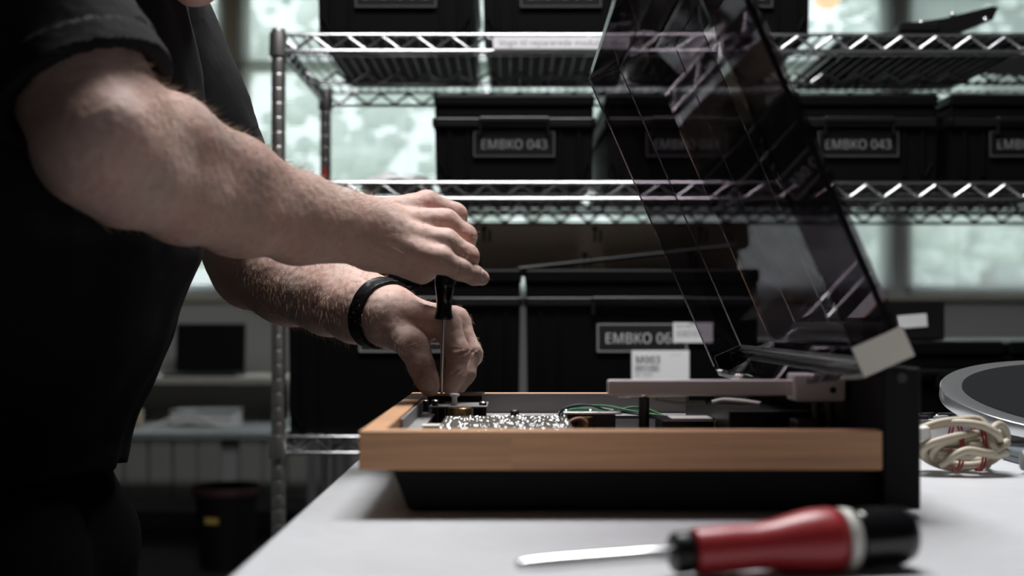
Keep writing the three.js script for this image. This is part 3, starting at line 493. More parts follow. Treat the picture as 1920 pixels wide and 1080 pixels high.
{
  const a = V(W(1262, 1045, 0.63).x, TABLE + 0.0115, -0.632), b = V((1715 - 960) / F * 0.655, TABLE + 0.0158, -0.66), dir = b.clone().sub(a);
  const s = thing('screwdriver', 'screwdriver with a fat red and black handle lying on the bench', 'screwdriver', a); s.quaternion.setFromUnitVectors(V(0, 1, 0), dir.clone().normalize());
  const L = dir.length();
  part(s, 'blade', merge([lathe([[0, -0.074], [0.0022, -0.074], [0.003, -0.066], [0.0034, -0.055], [0.0034, 0.004], [0, 0.004]], 20)]), std(0.7, 0.7, 0.7, 0.13, 1));
  part(s, 'collar', lathe([[0, 0], [0.0085, 0], [0.0098, 0.002], [0.0098, 0.007], [0.009, 0.0095], [0, 0.0095]], 28), M.black);
  part(s, 'grip', lathe([[0, 0.0095], [0.0098, 0.0095], [0.0108, 0.012], [0.011, 0.03], [0.0106, 0.04], [0.0118, 0.05], [0.0145, 0.062], [0.0158, 0.07], [0.0158, 0.078], [0.015, 0.083], [0, 0.083]], 36), M.red, { label: 'red rubber grip' });
  part(s, 'ring', lathe([[0, 0.083], [0.0149, 0.083], [0.0152, 0.086], [0.0146, 0.0895], [0, 0.0895]], 32), M.ivory);
  part(s, 'end_cap', lathe([[0, 0.0895], [0.0142, 0.0895], [0.0144, 0.094], [0.0142, L - 0.008], [0.012, L - 0.002], [0.008, L], [0, L]], 32), M.blackGloss);
}
{ // platter leaning on the cable and the parts behind it
  const p = thing('platter', 'round metal turntable platter with a dark rubber mat on the bench', 'platter', R(0.555, -0.0735, -1.25)); p.rotation.set(0.19, 0, -0.01);
  part(p, 'platter_rim', lathe([[0, -0.011], [0.15, -0.011], [0.157, -0.0095], [0.158, -0.008], [0.158, 0.0015], [0.1565, 0.003], [0.139, 0.003], [0.1385, 0.0015], [0, 0.0015]], 96), std(0.66, 0.67, 0.68, 0.24, 0.9));
  part(p, 'rubber_mat', lathe([[0.006, 0.0016], [0.138, 0.0016], [0.138, 0.0032], [0.1365, 0.0038], [0.1, 0.0036], [0.006, 0.0036]], 80), phys(0.012, 0.0125, 0.013, 0.95, 0.1));
  const st = thing('plastic_tub', 'low grey plastic tub under the raised edge of the platter', 'tub', V(0.6, TABLE, -1.31));
  part(st, 'tub_body', box(-0.07, 0.07, 0, 0.033, -0.06, 0.045, 0.004), M.grey);
  const tray = thing('parts_tray', 'shallow white tray of black connectors behind the coiled cable', 'tray', V(0.43, TABLE, -1.4));
  part(tray, 'tray_base', box(-0.06, 0.075, 0, 0.018, -0.07, 0.07, 0.003), M.paper);
  part(tray, 'tray_rim', merge([box(-0.06, 0.075, 0.018, 0.022, 0.066, 0.07), box(-0.06, -0.056, 0.018, 0.022, -0.07, 0.066)]), M.grey);
  for (let k = 0; k < 9; k++) { const g = box(-0.009, 0.009, 0, 0.006, -0.004, 0.004, 0.001).rotateY(rr(-0.9, 0.9)).translate(0.385 + (k % 5) * 0.02 + rr(-0.002, 0.002), TABLE + 0.0182, -1.36 - Math.floor(k / 5) * 0.04); single('connector', g, k % 4 === 2 ? M.grey : M.black, k % 4 === 2 ? 'small grey connector lying in the white tray' : 'small black connector lying in the white tray', 'connector', k % 4 === 2 ? 'grey connectors in the tray' : 'black connectors in the tray'); }
  const slab = thing('grey_case', 'slate grey plastic case under the platter rim', 'case', V(0.452, TABLE, -1.14));
  part(slab, 'case_body', box(-0.035, 0.045, 0, 0.0115, -0.03, 0.03, 0.003), std(0.1, 0.115, 0.125, 0.5));
  part(slab, 'case_seam', box(-0.0352, 0.0452, 0.005, 0.006, -0.0302, 0.0302), M.black);
  const plug = thing('adapter_plug', 'grey cylindrical adapter beside the coiled cable', 'adapter', V(0.41, TABLE, -1.06));
  part(plug, 'plug_body', rod(V(-0.01, 0.0105, 0), V(0.04, 0.0105, 0.004), 0.0105, 0.0105, 24), std(0.28, 0.28, 0.28, 0.5));
  part(plug, 'plug_collar', rod(V(-0.016, 0.0105, -0.0005), V(-0.01, 0.0105, 0), 0.0075, 0.0095, 24), M.grey);
}
{ // coiled mains cable, tied in the middle with red wire
  const c = thing('coiled_cable', 'cream cable coiled and tied with red wire on the bench', 'cable', V(0.345, TABLE, -1.06));
  const pts = [];
  const LP = [[0.1, 0.034, 0.017, 0.3, 0.021], [0.45, 0.036, 0.019, 1.1, 0.0235], [-0.35, 0.03, 0.016, 0.9, 0.02], [0.7, 0.033, 0.014, 0.5, 0.018], [-0.1, 0.037, 0.02, 1.25, 0.025], [0.25, 0.03, 0.015, 0.15, 0.0155], [-0.55, 0.034, 0.015, 0.75, 0.019]];
  LP.forEach(([phi, A, B, tilt, h], l) => {
    for (let k = 0; k < 12; k++) {
      const a = k / 12 * Math.PI * 2 + l * 0.3, ca = Math.cos(a) * A, sa = Math.sin(a) * B;
      pts.push(V(ca * Math.cos(phi) - sa * Math.cos(tilt) * Math.sin(phi) + (l - 3) * 0.0022, Math.max(0.0042, h + sa * Math.sin(tilt) + 0.002 * Math.sin(k + l)), ca * Math.sin(phi) + sa * Math.cos(tilt) * Math.cos(phi) + (l % 3 - 1) * 0.004));
    }
  });
  pts.push(V(0.03, 0.006, -0.02), V(0.034, 0.0045, -0.045), V(0.02, 0.0042, -0.08));
  part(c, 'cable_loops', tube(pts, 0.0031, 1100, 10), M.cream);
  for (const [dx, r] of [[-0.004, 0.017], [0.013, 0.0175]]) {
    const tp = []; for (let k = 0; k < 26; k++) { const a = k / 12 * Math.PI * 2; tp.push(V(dx + k * 0.0002, 0.0222 + Math.cos(a) * 0.0195, Math.sin(a) * r)); }
    part(c, 'tie_wire', tube(tp, 0.0009, 120, 6), M.red);
  }
  part(c, 'plug_end', merge([box(-0.036, -0.02, 0.03, 0.042, 0.004, 0.016, 0.003).rotateZ(0.15)]), M.ivory);
  part(c, 'tie_strap', tube([V(-0.02, 0.008, 0.018), V(-0.002, 0.02, 0.023), V(0.018, 0.018, 0.021), V(0.034, 0.026, 0.012)], 0.0032, 40, 8), M.cream);
}
// ------------------------------------------------------------------ the person: distance fields meshed as smooth surfaces
function surfaceNets(sdf, lo, hi, cell) {
  const nx = Math.ceil((hi.x - lo.x) / cell) + 1, ny = Math.ceil((hi.y - lo.y) / cell) + 1, nz = Math.ceil((hi.z - lo.z) / cell) + 1;
  const f = new Float32Array(nx * ny * nz), B = 4, I = (i, j, k) => (k * ny + j) * nx + i;
  const reach = cell * B * 0.5 * 1.7321 + cell * 2.5;
  for (let k0 = 0; k0 < nz; k0 += B) for (let j0 = 0; j0 < ny; j0 += B) for (let i0 = 0; i0 < nx; i0 += B) {
    const c = sdf(lo.x + (i0 + 1.5) * cell, lo.y + (j0 + 1.5) * cell, lo.z + (k0 + 1.5) * cell), far = Math.abs(c) > reach * 1.4;
    for (let k = k0; k < Math.min(nz, k0 + B); k++) for (let j = j0; j < Math.min(ny, j0 + B); j++) for (let i = i0; i < Math.min(nx, i0 + B); i++)
      f[I(i, j, k)] = i === 0 || j === 0 || k === 0 || i === nx - 1 || j === ny - 1 || k === nz - 1 ? Math.max(far ? c : sdf(lo.x + i * cell, lo.y + j * cell, lo.z + k * cell), cell * 0.3) : far ? c : sdf(lo.x + i * cell, lo.y + j * cell, lo.z + k * cell);
  }
  const id = new Int32Array(nx * ny * nz).fill(-1), pos = [], idx = [];
  for (let k = 0; k < nz - 1; k++) for (let j = 0; j < ny - 1; j++) for (let i = 0; i < nx - 1; i++) {
    if (Math.abs(f[I(i, j, k)]) > cell * 3) continue;
    let n = 0, x = 0, y = 0, z = 0, s = 0;
    const v = [];
    for (let c = 0; c < 8; c++) { const q = f[I(i + (c & 1), j + (c >> 1 & 1), k + (c >> 2))]; v.push(q); if (q < 0) s++; }
    if (s === 0 || s === 8) continue;
    for (const [a, b] of EDGES) if ((v[a] < 0) !== (v[b] < 0)) { const t = v[a] / (v[a] - v[b]); x += (a & 1) + t * ((b & 1) - (a & 1)); y += (a >> 1 & 1) + t * ((b >> 1 & 1) - (a >> 1 & 1)); z += (a >> 2) + t * ((b >> 2) - (a >> 2)); n++; }
    id[I(i, j, k)] = pos.length / 3; pos.push(lo.x + (i + x / n) * cell, lo.y + (j + y / n) * cell, lo.z + (k + z / n) * cell);
  }
  const quad = (a, b, c, d, flip) => { if (a < 0 || b < 0 || c < 0 || d < 0) return; flip ? idx.push(a, c, b, a, d, c) : idx.push(a, b, c, a, c, d); };
  for (let k = 1; k < nz - 1; k++) for (let j = 1; j < ny - 1; j++) for (let i = 1; i < nx - 1; i++) {
    const q = f[I(i, j, k)] < 0;
    if (q !== f[I(i + 1, j, k)] < 0) quad(id[I(i, j - 1, k - 1)], id[I(i, j, k - 1)], id[I(i, j, k)], id[I(i, j - 1, k)], !q);
    if (q !== f[I(i, j + 1, k)] < 0) quad(id[I(i - 1, j, k - 1)], id[I(i - 1, j, k)], id[I(i, j, k)], id[I(i, j, k - 1)], !q);
    if (q !== f[I(i, j, k + 1)] < 0) quad(id[I(i - 1, j - 1, k)], id[I(i, j - 1, k)], id[I(i, j, k)], id[I(i - 1, j, k)], !q);
  }
  const nor = new Float32Array(pos.length), uv = new Float32Array(pos.length / 3 * 2), e = cell * 0.4;
  for (let i = 0; i < pos.length; i += 3) {
    let [x, y, z] = [pos[i], pos[i + 1], pos[i + 2]], g;
    const grad = () => { const a = sdf(x + e, y, z) - sdf(x - e, y, z), b = sdf(x, y + e, z) - sdf(x, y - e, z), c = sdf(x, y, z + e) - sdf(x, y, z - e), l = Math.hypot(a, b, c) || 1; return [a / l, b / l, c / l]; };
    g = grad(); const d = Math.max(-cell * 0.5, Math.min(cell * 0.5, sdf(x, y, z)));
    x -= g[0] * d; y -= g[1] * d; z -= g[2] * d; g = grad();
    pos[i] = x; pos[i + 1] = y; pos[i + 2] = z; nor[i] = g[0]; nor[i + 1] = g[1]; nor[i + 2] = g[2];
    uv[i / 3 * 2] = x + z * 0.6; uv[i / 3 * 2 + 1] = y - z * 0.35;
  }
  const o = new THREE.BufferGeometry();
  o.setAttribute('position', new THREE.Float32BufferAttribute(pos, 3)); o.setAttribute('normal', new THREE.BufferAttribute(nor, 3)); o.setAttribute('uv', new THREE.BufferAttribute(uv, 2)); o.setIndex(idx);
  return o;
}
const EDGES = [[0, 1], [2, 3], [4, 5], [6, 7], [0, 2], [1, 3], [4, 6], [5, 7], [0, 4], [1, 5], [2, 6], [3, 7]];
const smin = (a, b, k) => { const h = Math.max(k - Math.abs(a - b), 0) / k; return Math.min(a, b) - h * h * k * 0.25; };
const seg = (a, ra, b, rb) => { const dx = b.x - a.x, dy = b.y - a.y, dz = b.z - a.z, l = 1 / (dx * dx + dy * dy + dz * dz), ax = a.x, ay = a.y, az = a.z, dr = rb - ra; return (x, y, z) => { const px = x - ax, py = y - ay, pz = z - az, t = Math.max(0, Math.min(1, (px * dx + py * dy + pz * dz) * l)), ex = px - dx * t, ey = py - dy * t, ez = pz - dz * t; return Math.sqrt(ex * ex + ey * ey + ez * ez) - ra - dr * t; }; };
const chain = pts => pts.slice(1).map((p, i) => seg(pts[i][0], pts[i][1], p[0], p[1]));
const blend = (fs, k) => (x, y, z) => { let d = fs[0](x, y, z); for (let i = 1; i < fs.length; i++) d = smin(d, fs[i](x, y, z), k); return d; };
const K = a => a.map(([px, py, d, r]) => [W(px, py, d), r]);

function armField(forearm, palm, fingers, palmK, creases) {
  const cr = creases.map(([a, b, c, d, e, g, A, R, nail]) => ({ p: W(a, b, c), v: W(d, e, g).sub(W(a, b, c)).normalize(), A, R, nail }));
  const a = blend(forearm, 0.014), p = blend(palm, palmK), fs = fingers.map(c => blend(chain(K(c)), 0.004));
  return (x, y, z) => {
    const base = smin(a(x, y, z), p(x, y, z), 0.016); let d = base;
    for (const g of fs) { const q = g(x, y, z); if (q < 0.03) d = Math.min(d, smin(base, q, 0.0045)); else d = Math.min(d, q); }
    if (d < 0.012 && d > -0.012) for (const { p, v, A, R, nail } of cr) {   // skin folds round a joint; rim of a nail
      const ex = x - p.x, ey = y - p.y, ez = z - p.z, q = ex * ex + ey * ey + ez * ez; if (q > R * R) continue;
      if (nail) { const w = Math.sqrt(q) / R; d += A * Math.exp(-Math.pow((w - 0.72) / 0.13, 2)); continue; }
      const t = ex * v.x + ey * v.y + ez * v.z; d += A * (0.5 + 0.5 * Math.cos(t * 2400)) * Math.exp(-Math.pow(t / 0.0034, 2)) * (1 - q / (R * R));
    }
    return d;
  };
}
const wob = (f, a1, s1, a2, s2) => (x, y, z) => { const d = f(x, y, z); return Math.abs(d) > 0.02 ? d : d + a1 * noise.noise(x * s1, y * s1, z * s1) + a2 * noise.noise(x * s2 + 7, y * s2, z * s2); };
const SHR = R(-0.405, 0.36, -0.95), SHL = W(215, -60, 1.27);
const armR = wob(armField(
  [...chain(K([[215, 212, 0.885, 0.027], [320, 266, 0.93, 0.030], [440, 333, 0.99, 0.0285], [560, 392, 1.05, 0.0262], [695, 430, 1.118, 0.0255]])),
   ...chain(K([[172, 292, 0.868, 0.031], [240, 326, 0.89, 0.033], [340, 368, 0.94, 0.030], [450, 401, 0.995, 0.0293], [560, 425, 1.05, 0.0265], [690, 440, 1.115, 0.0235]])),
   seg(W(186, 266, 0.87), 0.039, W(160, 180, 0.89), 0.0415), seg(W(160, 180, 0.89), 0.0415, SHR, 0.055), seg(W(186, 266, 0.87), 0.037, W(260, 255, 0.9), 0.03)],
  [...[[705, 413, 1.14, 0.0175, 800, 385, 1.165, 0.0125], [705, 424, 1.126, 0.016, 834, 419, 1.145, 0.0125], [703, 440, 1.115, 0.0155, 834, 456, 1.125, 0.012], [700, 455, 1.109, 0.015, 822, 486, 1.113, 0.0112], [705, 468, 1.119, 0.0145, 792, 502, 1.122, 0.0128]].map(([a, b, c, r, d, e, f, s]) => seg(W(a, b, c), r, W(d, e, f), s))],
  [[[800, 385, 1.165, 0.0122], [853, 403, 1.172, 0.0098], [860, 440, 1.196, 0.0088], [842, 462, 1.207, 0.008]],
   [[834, 419, 1.145, 0.0118], [871, 443, 1.147, 0.0101], [870, 472, 1.178, 0.0092], [846, 482, 1.198, 0.0085]],
   [[834, 456, 1.125, 0.0112], [874, 481, 1.128, 0.0101], [868, 498, 1.163, 0.009], [846, 502, 1.19, 0.0082]],
   [[822, 486, 1.113, 0.0102], [864, 506, 1.118, 0.0088], [888, 516, 1.125, 0.0077], [903, 521, 1.13, 0.0066]],
   [[735, 436, 1.16, 0.015], [795, 452, 1.197, 0.0125], [835, 470, 1.206, 0.0102], [856, 486, 1.203, 0.009]]], 0.005,
  [[864, 506, 1.108, 888, 516, 1.118, 0.0006, 0.014], [888, 516, 1.116, 903, 521, 1.122, 0.0006, 0.012], [908, 516, 1.124, 0, 0, 1, 0.0007, 0.0072, 1], [872, 441, 1.139, 872, 470, 1.17, 0.0005, 0.014], [875, 479, 1.12, 870, 498, 1.155, 0.0005, 0.014]]), 0.001, 38, 0.0004, 170);
const armL = wob(armField(
  [...chain(K([[475, 498, 1.40, 0.042], [545, 527, 1.35, 0.042], [620, 555, 1.29, 0.035], [675, 578, 1.247, 0.030], [724, 594, 1.215, 0.0255]])),
   ...chain(K([[560, 514, 1.35, 0.032], [640, 546, 1.28, 0.028], [720, 583, 1.22, 0.0215]])),
   seg(W(475, 498, 1.40), 0.042, SHL, 0.056)],
  [...[[742, 592, 1.205, 0.016, 836, 608, 1.19, 0.0125], [745, 588, 1.22, 0.016, 853, 602, 1.212, 0.0125], [742, 592, 1.235, 0.015, 858, 607, 1.235, 0.0118], [738, 600, 1.25, 0.014, 850, 619, 1.255, 0.011],
   [740, 618, 1.2, 0.016, 774, 648, 1.183, 0.0135], [765, 625, 1.2, 0.011, 803, 624, 1.2, 0.008], [770, 612, 1.225, 0.016, 815, 616, 1.225, 0.014]].map(([a, b, c, r, d, e, f, s]) => seg(W(a, b, c), r, W(d, e, f), s))],
  [[[836, 608, 1.19, 0.0118], [858, 660, 1.182, 0.0103], [855, 702, 1.178, 0.0089], [846, 725, 1.177, 0.0075]],
   [[853, 602, 1.212, 0.0118], [880, 661, 1.205, 0.0101], [872, 700, 1.197, 0.0089], [860, 722, 1.192, 0.0075]],
   [[858, 607, 1.235, 0.0112], [884, 664, 1.238, 0.0097], [868, 700, 1.228, 0.0085], [852, 712, 1.218, 0.0075]],
   [[850, 619, 1.255, 0.01], [868, 668, 1.262, 0.0085], [850, 700, 1.25, 0.0074], [838, 708, 1.242, 0.0068]],
   [[774, 648, 1.183, 0.0132], [791, 690, 1.174, 0.0112], [800, 712, 1.172, 0.0102], [805, 725, 1.171, 0.0085]]], 0.005,
  [[791, 690, 1.163, 800, 712, 1.161, 0.0008, 0.016], [801, 723, 1.1615, 0, 0, 1, 0.0008, 0.0085, 1], [858, 660, 1.172, 855, 702, 1.168, 0.0008, 0.017], [855, 702, 1.169, 846, 725, 1.168, 0.0007, 0.014], [880, 661, 1.196, 872, 700, 1.188, 0.0006, 0.014], [776, 650, 1.17, 791, 690, 1.164, 0.0006, 0.017]]), 0.001, 40, 0.0004, 170);
// torso as stacked ellipses
const TS = [[-0.36, -0.465, 0.14, 0.16], [-0.16, -0.498, 0.163, 0.182], [-0.1, -0.49, 0.167, 0.186], [0, -0.46, 0.177, 0.186], [0.06, -0.44, 0.18, 0.185], [0.12, -0.425, 0.175, 0.185], [0.2, -0.425, 0.163, 0.19], [0.28, -0.42, 0.142, 0.19], [0.335, -0.41, 0.1, 0.165], [0.375, -0.40, 0.062, 0.075], [0.42, -0.40, 0.03, 0.03]];
function torso(x, y, z, grow = 0) {
  const h = y - CAMY; let i = 0; while (i < TS.length - 2 && h > TS[i + 1][0]) i++;
  let t = Math.max(0, Math.min(1, (h - TS[i][0]) / (TS[i + 1][0] - TS[i][0]))); t = t * t * (3 - 2 * t) * 0.5 + t * 0.5;
  const L = k => TS[i][k] + (TS[i + 1][k] - TS[i][k]) * t, a = L(2) + grow, b = L(3) + grow, u = (x - L(1)) / a, v = (z + 1.10) / b;
  const q = Math.hypot(u, v), w = Math.hypot(u / a, v / b);
  return q < 1e-6 ? -Math.min(a, b) : q * (q - 1) / w;
}
const HEMR = W(138, 188, 0.885), HEML = W(385, 318, 1.335);
const sleeve = (sh, r0, hem, r1, arm) => { const f = seg(sh, r0, hem, r1), d = hem.clone().sub(sh).normalize(); return (x, y, z) => Math.max(smin(f(x, y, z), Math.max(arm(x, y, z) - 0.014, f(x, y, z) - 0.014), 0.008), (x - hem.x) * d.x + (y - hem.y) * d.y + (z - hem.z) * d.z); };
const slR = sleeve(SHR, 0.065, HEMR, 0.053, armR), slL = sleeve(SHL, 0.066, HEML, 0.056, armL);
const folds = (x, y, z) => {   // cloth folds: long ridges that hang from the shoulder and radiate from the armpit
  const w = noise.noise(x * 9, y * 5, z * 9) * 2.2;
  return 0.0042 * Math.sin(z * 85 + x * 30 + w * 2) * (0.4 + 0.6 * Math.abs(noise.noise(x * 6, y * 4 + 3, z * 6))) + 0.004 * Math.sin((y * 0.8 + x * 0.6) * 95 + w * 2.4) * Math.max(0, noise.noise(x * 7 + 5, y * 7, z * 7)) + 0.0015 * noise.noise(x * 40, y * 30, z * 40);
};
const along = (h, s, x, y, z) => { const e = s.clone().sub(h), l = e.length(), q = ((x - h.x) * e.x + (y - h.y) * e.y + (z - h.z) * e.z) / l; return Math.hypot(x - h.x, y - h.y, z - h.z) < 0.1 ? q : 1; };
const shirtField = (x, y, z) => {
  let d = Math.max(torso(x, y, z, 0.008), CAMY - 0.118 - y);
  d = smin(d, slR(x, y, z), 0.014); d = smin(d, slL(x, y, z), 0.02);
  if (Math.abs(d) < 0.04) { const tr = along(HEMR, SHR, x, y, z), tl = along(HEML, SHL, x, y, z); d += folds(x, y, z) * (tr < 0.02 || tl < 0.02 ? 0.35 : 0.8); if (tr < 0.03) d = Math.max(d, -(armR(x, y, z) - 0.003)); if (tl < 0.03) d = Math.max(d, -(armL(x, y, z) - 0.003)); }
  return d;
};
const hips = blend([(x, y, z) => Math.max(torso(x, y, z, -0.012), y - (CAMY - 0.085)), ...chain([[R(-0.425, -0.2, -1.03), 0.105], [R(-0.42, -0.52, -1.0), 0.075], [R(-0.46, -0.96, -1.0), 0.062]]), ...chain([[R(-0.425, -0.2, -1.17), 0.105], [R(-0.44, -0.52, -1.2), 0.075], [R(-0.5, -0.96, -1.21), 0.062]])], 0.03);
const trouserField = (x, y, z) => { const d = Math.max(hips(x, y, z), CAMY - 1.0 - y); return Math.abs(d) < 0.03 ? d + 0.003 * Math.sin(y * 70 + noise.noise(x * 8, y * 6, z * 8) * 5) * Math.max(0, noise.noise(x * 6, y * 5, z * 6 + 2) + 0.2) : d; };
// head, bent forward over the work
const HC = R(-0.268, 0.392, -1.09), hu = V(0.5, 0.866, 0), hf = V(0.866, -0.5, 0);
const hp = (f, u, s) => HC.clone().addScaledVector(hf, f).addScaledVector(hu, u).add(V(0, 0, s));
const ell = (c, a, b, e) => (x, y, z) => { const px = x - c.x, py = y - c.y, pz = z - c.z, f = (px * hf.x + py * hf.y) / a, u = (px * hu.x + py * hu.y) / b, s = pz / e, q = Math.hypot(f, u, s); return (q - 1) * Math.min(a, b, e); };
const skull = blend([ell(hp(-0.012, 0.03, 0), 0.098, 0.092, 0.077), ell(hp(0.025, -0.045, 0), 0.066, 0.068, 0.062), seg(hp(0.074, -0.095, 0.008), 0.017, hp(0.074, -0.095, -0.008), 0.017), seg(hp(0.03, -0.085, 0.05), 0.018, hp(0.068, -0.098, 0.014), 0.016), seg(hp(0.03, -0.085, -0.05), 0.018, hp(0.068, -0.098, -0.014), 0.016), seg(R(-0.4, 0.29, -1.09), 0.066, hp(-0.04, -0.06, 0), 0.058)], 0.02);
const faceBits = [seg(hp(0.086, 0.01, 0), 0.008, hp(0.104, -0.028, 0), 0.013), seg(hp(0.094, -0.032, 0.012), 0.008, hp(0.094, -0.032, -0.012), 0.008), seg(hp(0.085, -0.06, 0.018), 0.007, hp(0.085, -0.06, -0.018), 0.007), seg(hp(0.082, -0.07, 0.014), 0.007, hp(0.082, -0.07, -0.014), 0.007), seg(hp(0.078, 0.026, 0.045), 0.008, hp(0.086, 0.026, 0.012), 0.008), seg(hp(0.078, 0.026, -0.045), 0.008, hp(0.086, 0.026, -0.012), 0.008), seg(hp(-0.008, 0.02, 0.078), 0.01, hp(-0.004, -0.025, 0.076), 0.008), seg(hp(-0.008, 0.02, -0.078), 0.01, hp(-0.004, -0.025, -0.076), 0.008)];
const headField = (x, y, z) => { let d = skull(x, y, z); if (d < 0.05) for (const b of faceBits) d = smin(d, b(x, y, z), 0.008); return d; };
{
  const person = thing('person', 'person in black T-shirt bending over the turntable, turning a screwdriver', 'person', V(-0.44, 0, -1.1));
  const vec = a => V(...a), bounds = (list, pad) => [V(Math.min(...list.map(p => p.x)), Math.min(...list.map(p => p.y)), Math.min(...list.map(p => p.z))).subScalar(pad), V(Math.max(...list.map(p => p.x)), Math.max(...list.map(p => p.y)), Math.max(...list.map(p => p.z))).addScalar(pad)];
  const [rl, rh] = bounds([W(145, 180, 0.84), W(903, 521, 1.13), W(795, 452, 1.207), SHR, W(140, 330, 0.83)], 0.045);
  const gR = surfaceNets(armR, rl, rh, 0.0018);
  const [ll, lh] = bounds([SHL, W(475, 540, 1.42), W(884, 664, 1.24), W(805, 725, 1.165), W(860, 700, 1.26)], 0.04);
  const gL = surfaceNets(armL, ll, lh, 0.0018);
  const gH = surfaceNets(headField, R(-0.5, 0.22, -1.2), R(-0.1, 0.54, -0.98), 0.005);
  const inner = surfaceNets((x, y, z) => torso(x, y, z, -0.02), R(-0.66, -0.34, -1.32), R(-0.22, 0.45, -0.88), 0.02);
  const tint = (g, nails) => {
    const p = g.attributes.position, c = new Float32Array(p.count * 3);
    for (let i = 0; i < p.count; i++) {
      const x = p.getX(i), y = p.getY(i), z = p.getZ(i), a = noise.noise(x * 34, y * 34, z * 34), b = noise.noise(x * 120, y * 120, z * 120 + 3), s = noise.noise(x * 420, y * 420, z * 420) > 0.42 ? 0.88 : 1;
      let r = 0.55 * (1 + 0.07 * a + 0.07 * b) * s, q = 0.37 * (1 - 0.04 * a + 0.1 * b) * s, m = 0.315 * (1 - 0.06 * a + 0.1 * b) * s;
      for (const [nc, nr, knuckle] of nails) { const d = Math.hypot(x - nc.x, y - nc.y, z - nc.z) / nr; if (d < 1) { if (knuckle) { const k = (1 - d) * 0.5; q *= 1 - 0.3 * k; m *= 1 - 0.3 * k; } else { r = 0.62; q = 0.45; m = 0.4; } } }
      c[3 * i] = r; c[3 * i + 1] = q; c[3 * i + 2] = m;
    }
    g.setAttribute('color', new THREE.BufferAttribute(c, 3)); return g;
  };
  tint(gR, [[W(907, 516, 1.124), 0.0055, 0], [W(853, 400, 1.165), 0.014, 1], [W(871, 440, 1.14), 0.014, 1], [W(874, 478, 1.12), 0.014, 1], [W(800, 378, 1.155), 0.016, 1], [W(834, 412, 1.135), 0.016, 1]]);
  tint(gL, [[W(801, 722, 1.162), 0.0062, 0], [W(858, 658, 1.174), 0.014, 1], [W(790, 688, 1.164), 0.014, 1]]);
  tint(gH, []); tint(inner, []);
  const body = mergeGeometries([gR, gL, gH, inner]);
  wpart(person, 'body', body, M.skin);
  wpart(person, 'tshirt', surfaceNets(shirtField, R(-0.68, -0.14, -1.42), R(-0.19, 0.46, -0.78), 0.0036), M.shirt, { label: 'black short-sleeved T-shirt' });
  wpart(person, 'trousers', surfaceNets(trouserField, R(-0.68, -1.02, -1.34), R(-0.26, -0.06, -0.86), 0.01), M.trousers, { label: 'black trousers' });
  for (const [x, z] of [[-0.44, -1.0], [-0.48, -1.21]]) {
    const sh = blend([seg(V(x - 0.02, 0.05, z), 0.045, V(x + 0.14, 0.035, z), 0.036), seg(V(x - 0.02, 0.07, z), 0.05, V(x - 0.02, 0.1, z), 0.048)], 0.03);
    wpart(person, 'shoe', surfaceNets((a, b, c) => Math.max(sh(a, b, c), 0.001 - b), V(x - 0.11, -0.01, z - 0.07), V(x + 0.21, 0.17, z + 0.07), 0.008), M.blackMatte);
  }
  const hairField = (x, y, z) => { const px = x - HC.x, py = y - HC.y, f = px * hf.x + py * hf.y, u = px * hu.x + py * hu.y; return Math.max(skull(x, y, z) - 0.006 - 0.003 * noise.noise(x * 60, y * 60, z * 60), f * 0.8 - u * 0.6 - 0.005, -u - 0.055); };
  wpart(person, 'hair', surfaceNets(hairField, R(-0.45, 0.3, -1.2), R(-0.12, 0.54, -0.98), 0.006), M.headHair);
  // wrist band
  const bc = W(716, 591, 1.222), bd = W(752, 603, 1.205).sub(W(682, 576, 1.245)).normalize();
  const band = (x, y, z) => { const d = armL(x, y, z), ax = Math.abs((x - bc.x) * bd.x + (y - bc.y) * bd.y + (z - bc.z) * bd.z); return Math.max(d - 0.0032, -d - 0.001, ax - 0.0072) ; };
  const wb = wpart(person, 'wrist_band', surfaceNets(band, bc.clone().subScalar(0.045), bc.clone().addScalar(0.045), 0.0008), M.black, { label: 'black rubber wrist band' });
  // fine hairs on forearms and backs of the hands
  const strand = new THREE.ConeGeometry(0.00013, 1, 3, 2, true).translate(0, 0.5, 0);
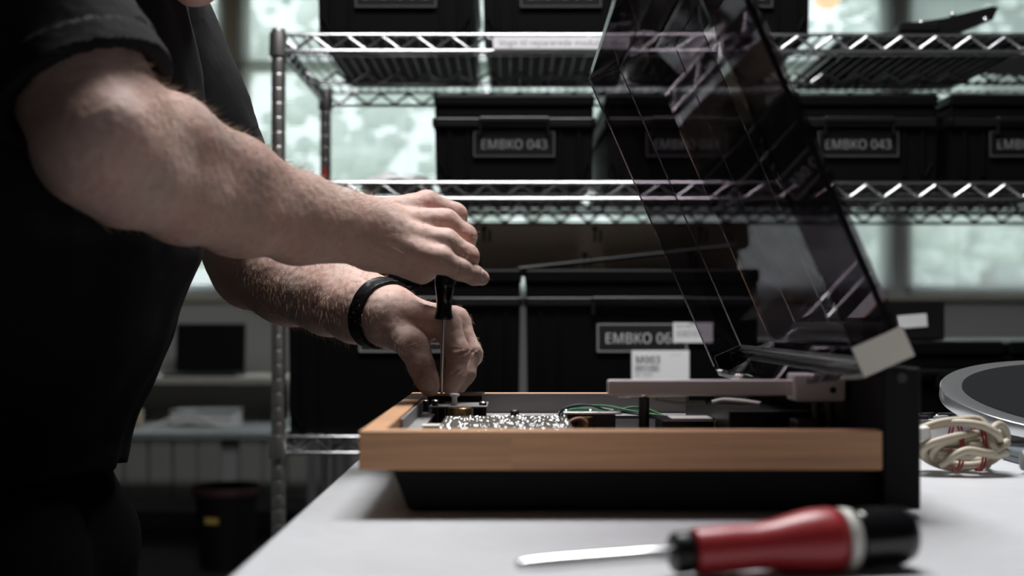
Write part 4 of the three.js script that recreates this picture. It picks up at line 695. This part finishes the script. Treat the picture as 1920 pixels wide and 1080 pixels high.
  { const p = strand.attributes.position; for (let i = 0; i < p.count; i++) { const y = p.getY(i); p.setX(i, p.getX(i) + 0.00012 * 0); p.setZ(i, p.getZ(i) + y * y * 0.22 * 0.01); } }
  const hairs = (g, a, b, keep, n, name) => {
    const p = g.attributes.position, nn = g.attributes.normal, dir = b.clone().sub(a), L = dir.length(); dir.normalize();
    const list = [], m = new THREE.Matrix4(), inv = person.matrixWorld.clone().invert();
    for (let t = 0; t < n * 30 && list.length < n; t++) {
      const i = Math.floor(rnd() * p.count), v = V(p.getX(i) + rr(-1, 1) * 0.0012, p.getY(i) + rr(-1, 1) * 0.0012, p.getZ(i) + rr(-1, 1) * 0.0012), w = V(nn.getX(i), nn.getY(i), nn.getZ(i)), s = v.clone().sub(a).dot(dir) / L;
      if (rnd() > keep(s, v, w)) continue;
      const flow = dir.clone().addScaledVector(w, -dir.dot(w)).normalize(), side = flow.clone().cross(w);
      const d = flow.multiplyScalar(0.85).addScaledVector(w, rr(0.3, 0.75)).addScaledVector(side, rr(-0.3, 0.45)).normalize();
      const len = rr(0.006, 0.0125) * (s > 1 ? 0.7 : 1);
      list.push(m.clone().compose(v.addScaledVector(w, -0.0004), new THREE.Quaternion().setFromUnitVectors(V(0, 1, 0), d), V(1, len, 1)).premultiply(inv));
    }
    const im = new THREE.InstancedMesh(strand, M.hair, list.length); list.forEach((q, i) => im.setMatrixAt(i, q)); im.name = name; im.userData.kind = 'stuff'; person.add(im);
  };
  person.updateWorldMatrix(true, false);
  hairs(gR, W(150, 290, 0.87), W(695, 432, 1.118), (s, v, w) => (s > 0.02 && s < 1.22 ? (w.y > -0.45 ? 1 : 0.25) * (s > 1 ? 0.45 : 1) : 0), 4200, 'arm_hair');
  hairs(gL, W(475, 500, 1.40), W(722, 593, 1.216), (s, v, w) => (s > 0 && s < 1.3 ? (w.y > -0.5 ? 1 : 0.5) * (s > 1.02 ? 0.4 : 1) : 0), 5000, 'arm_hair');
}
scene.traverse(o => { if (o.isMesh) o.castShadow = o.receiveShadow = true; });
renderer.render(scene, camera);
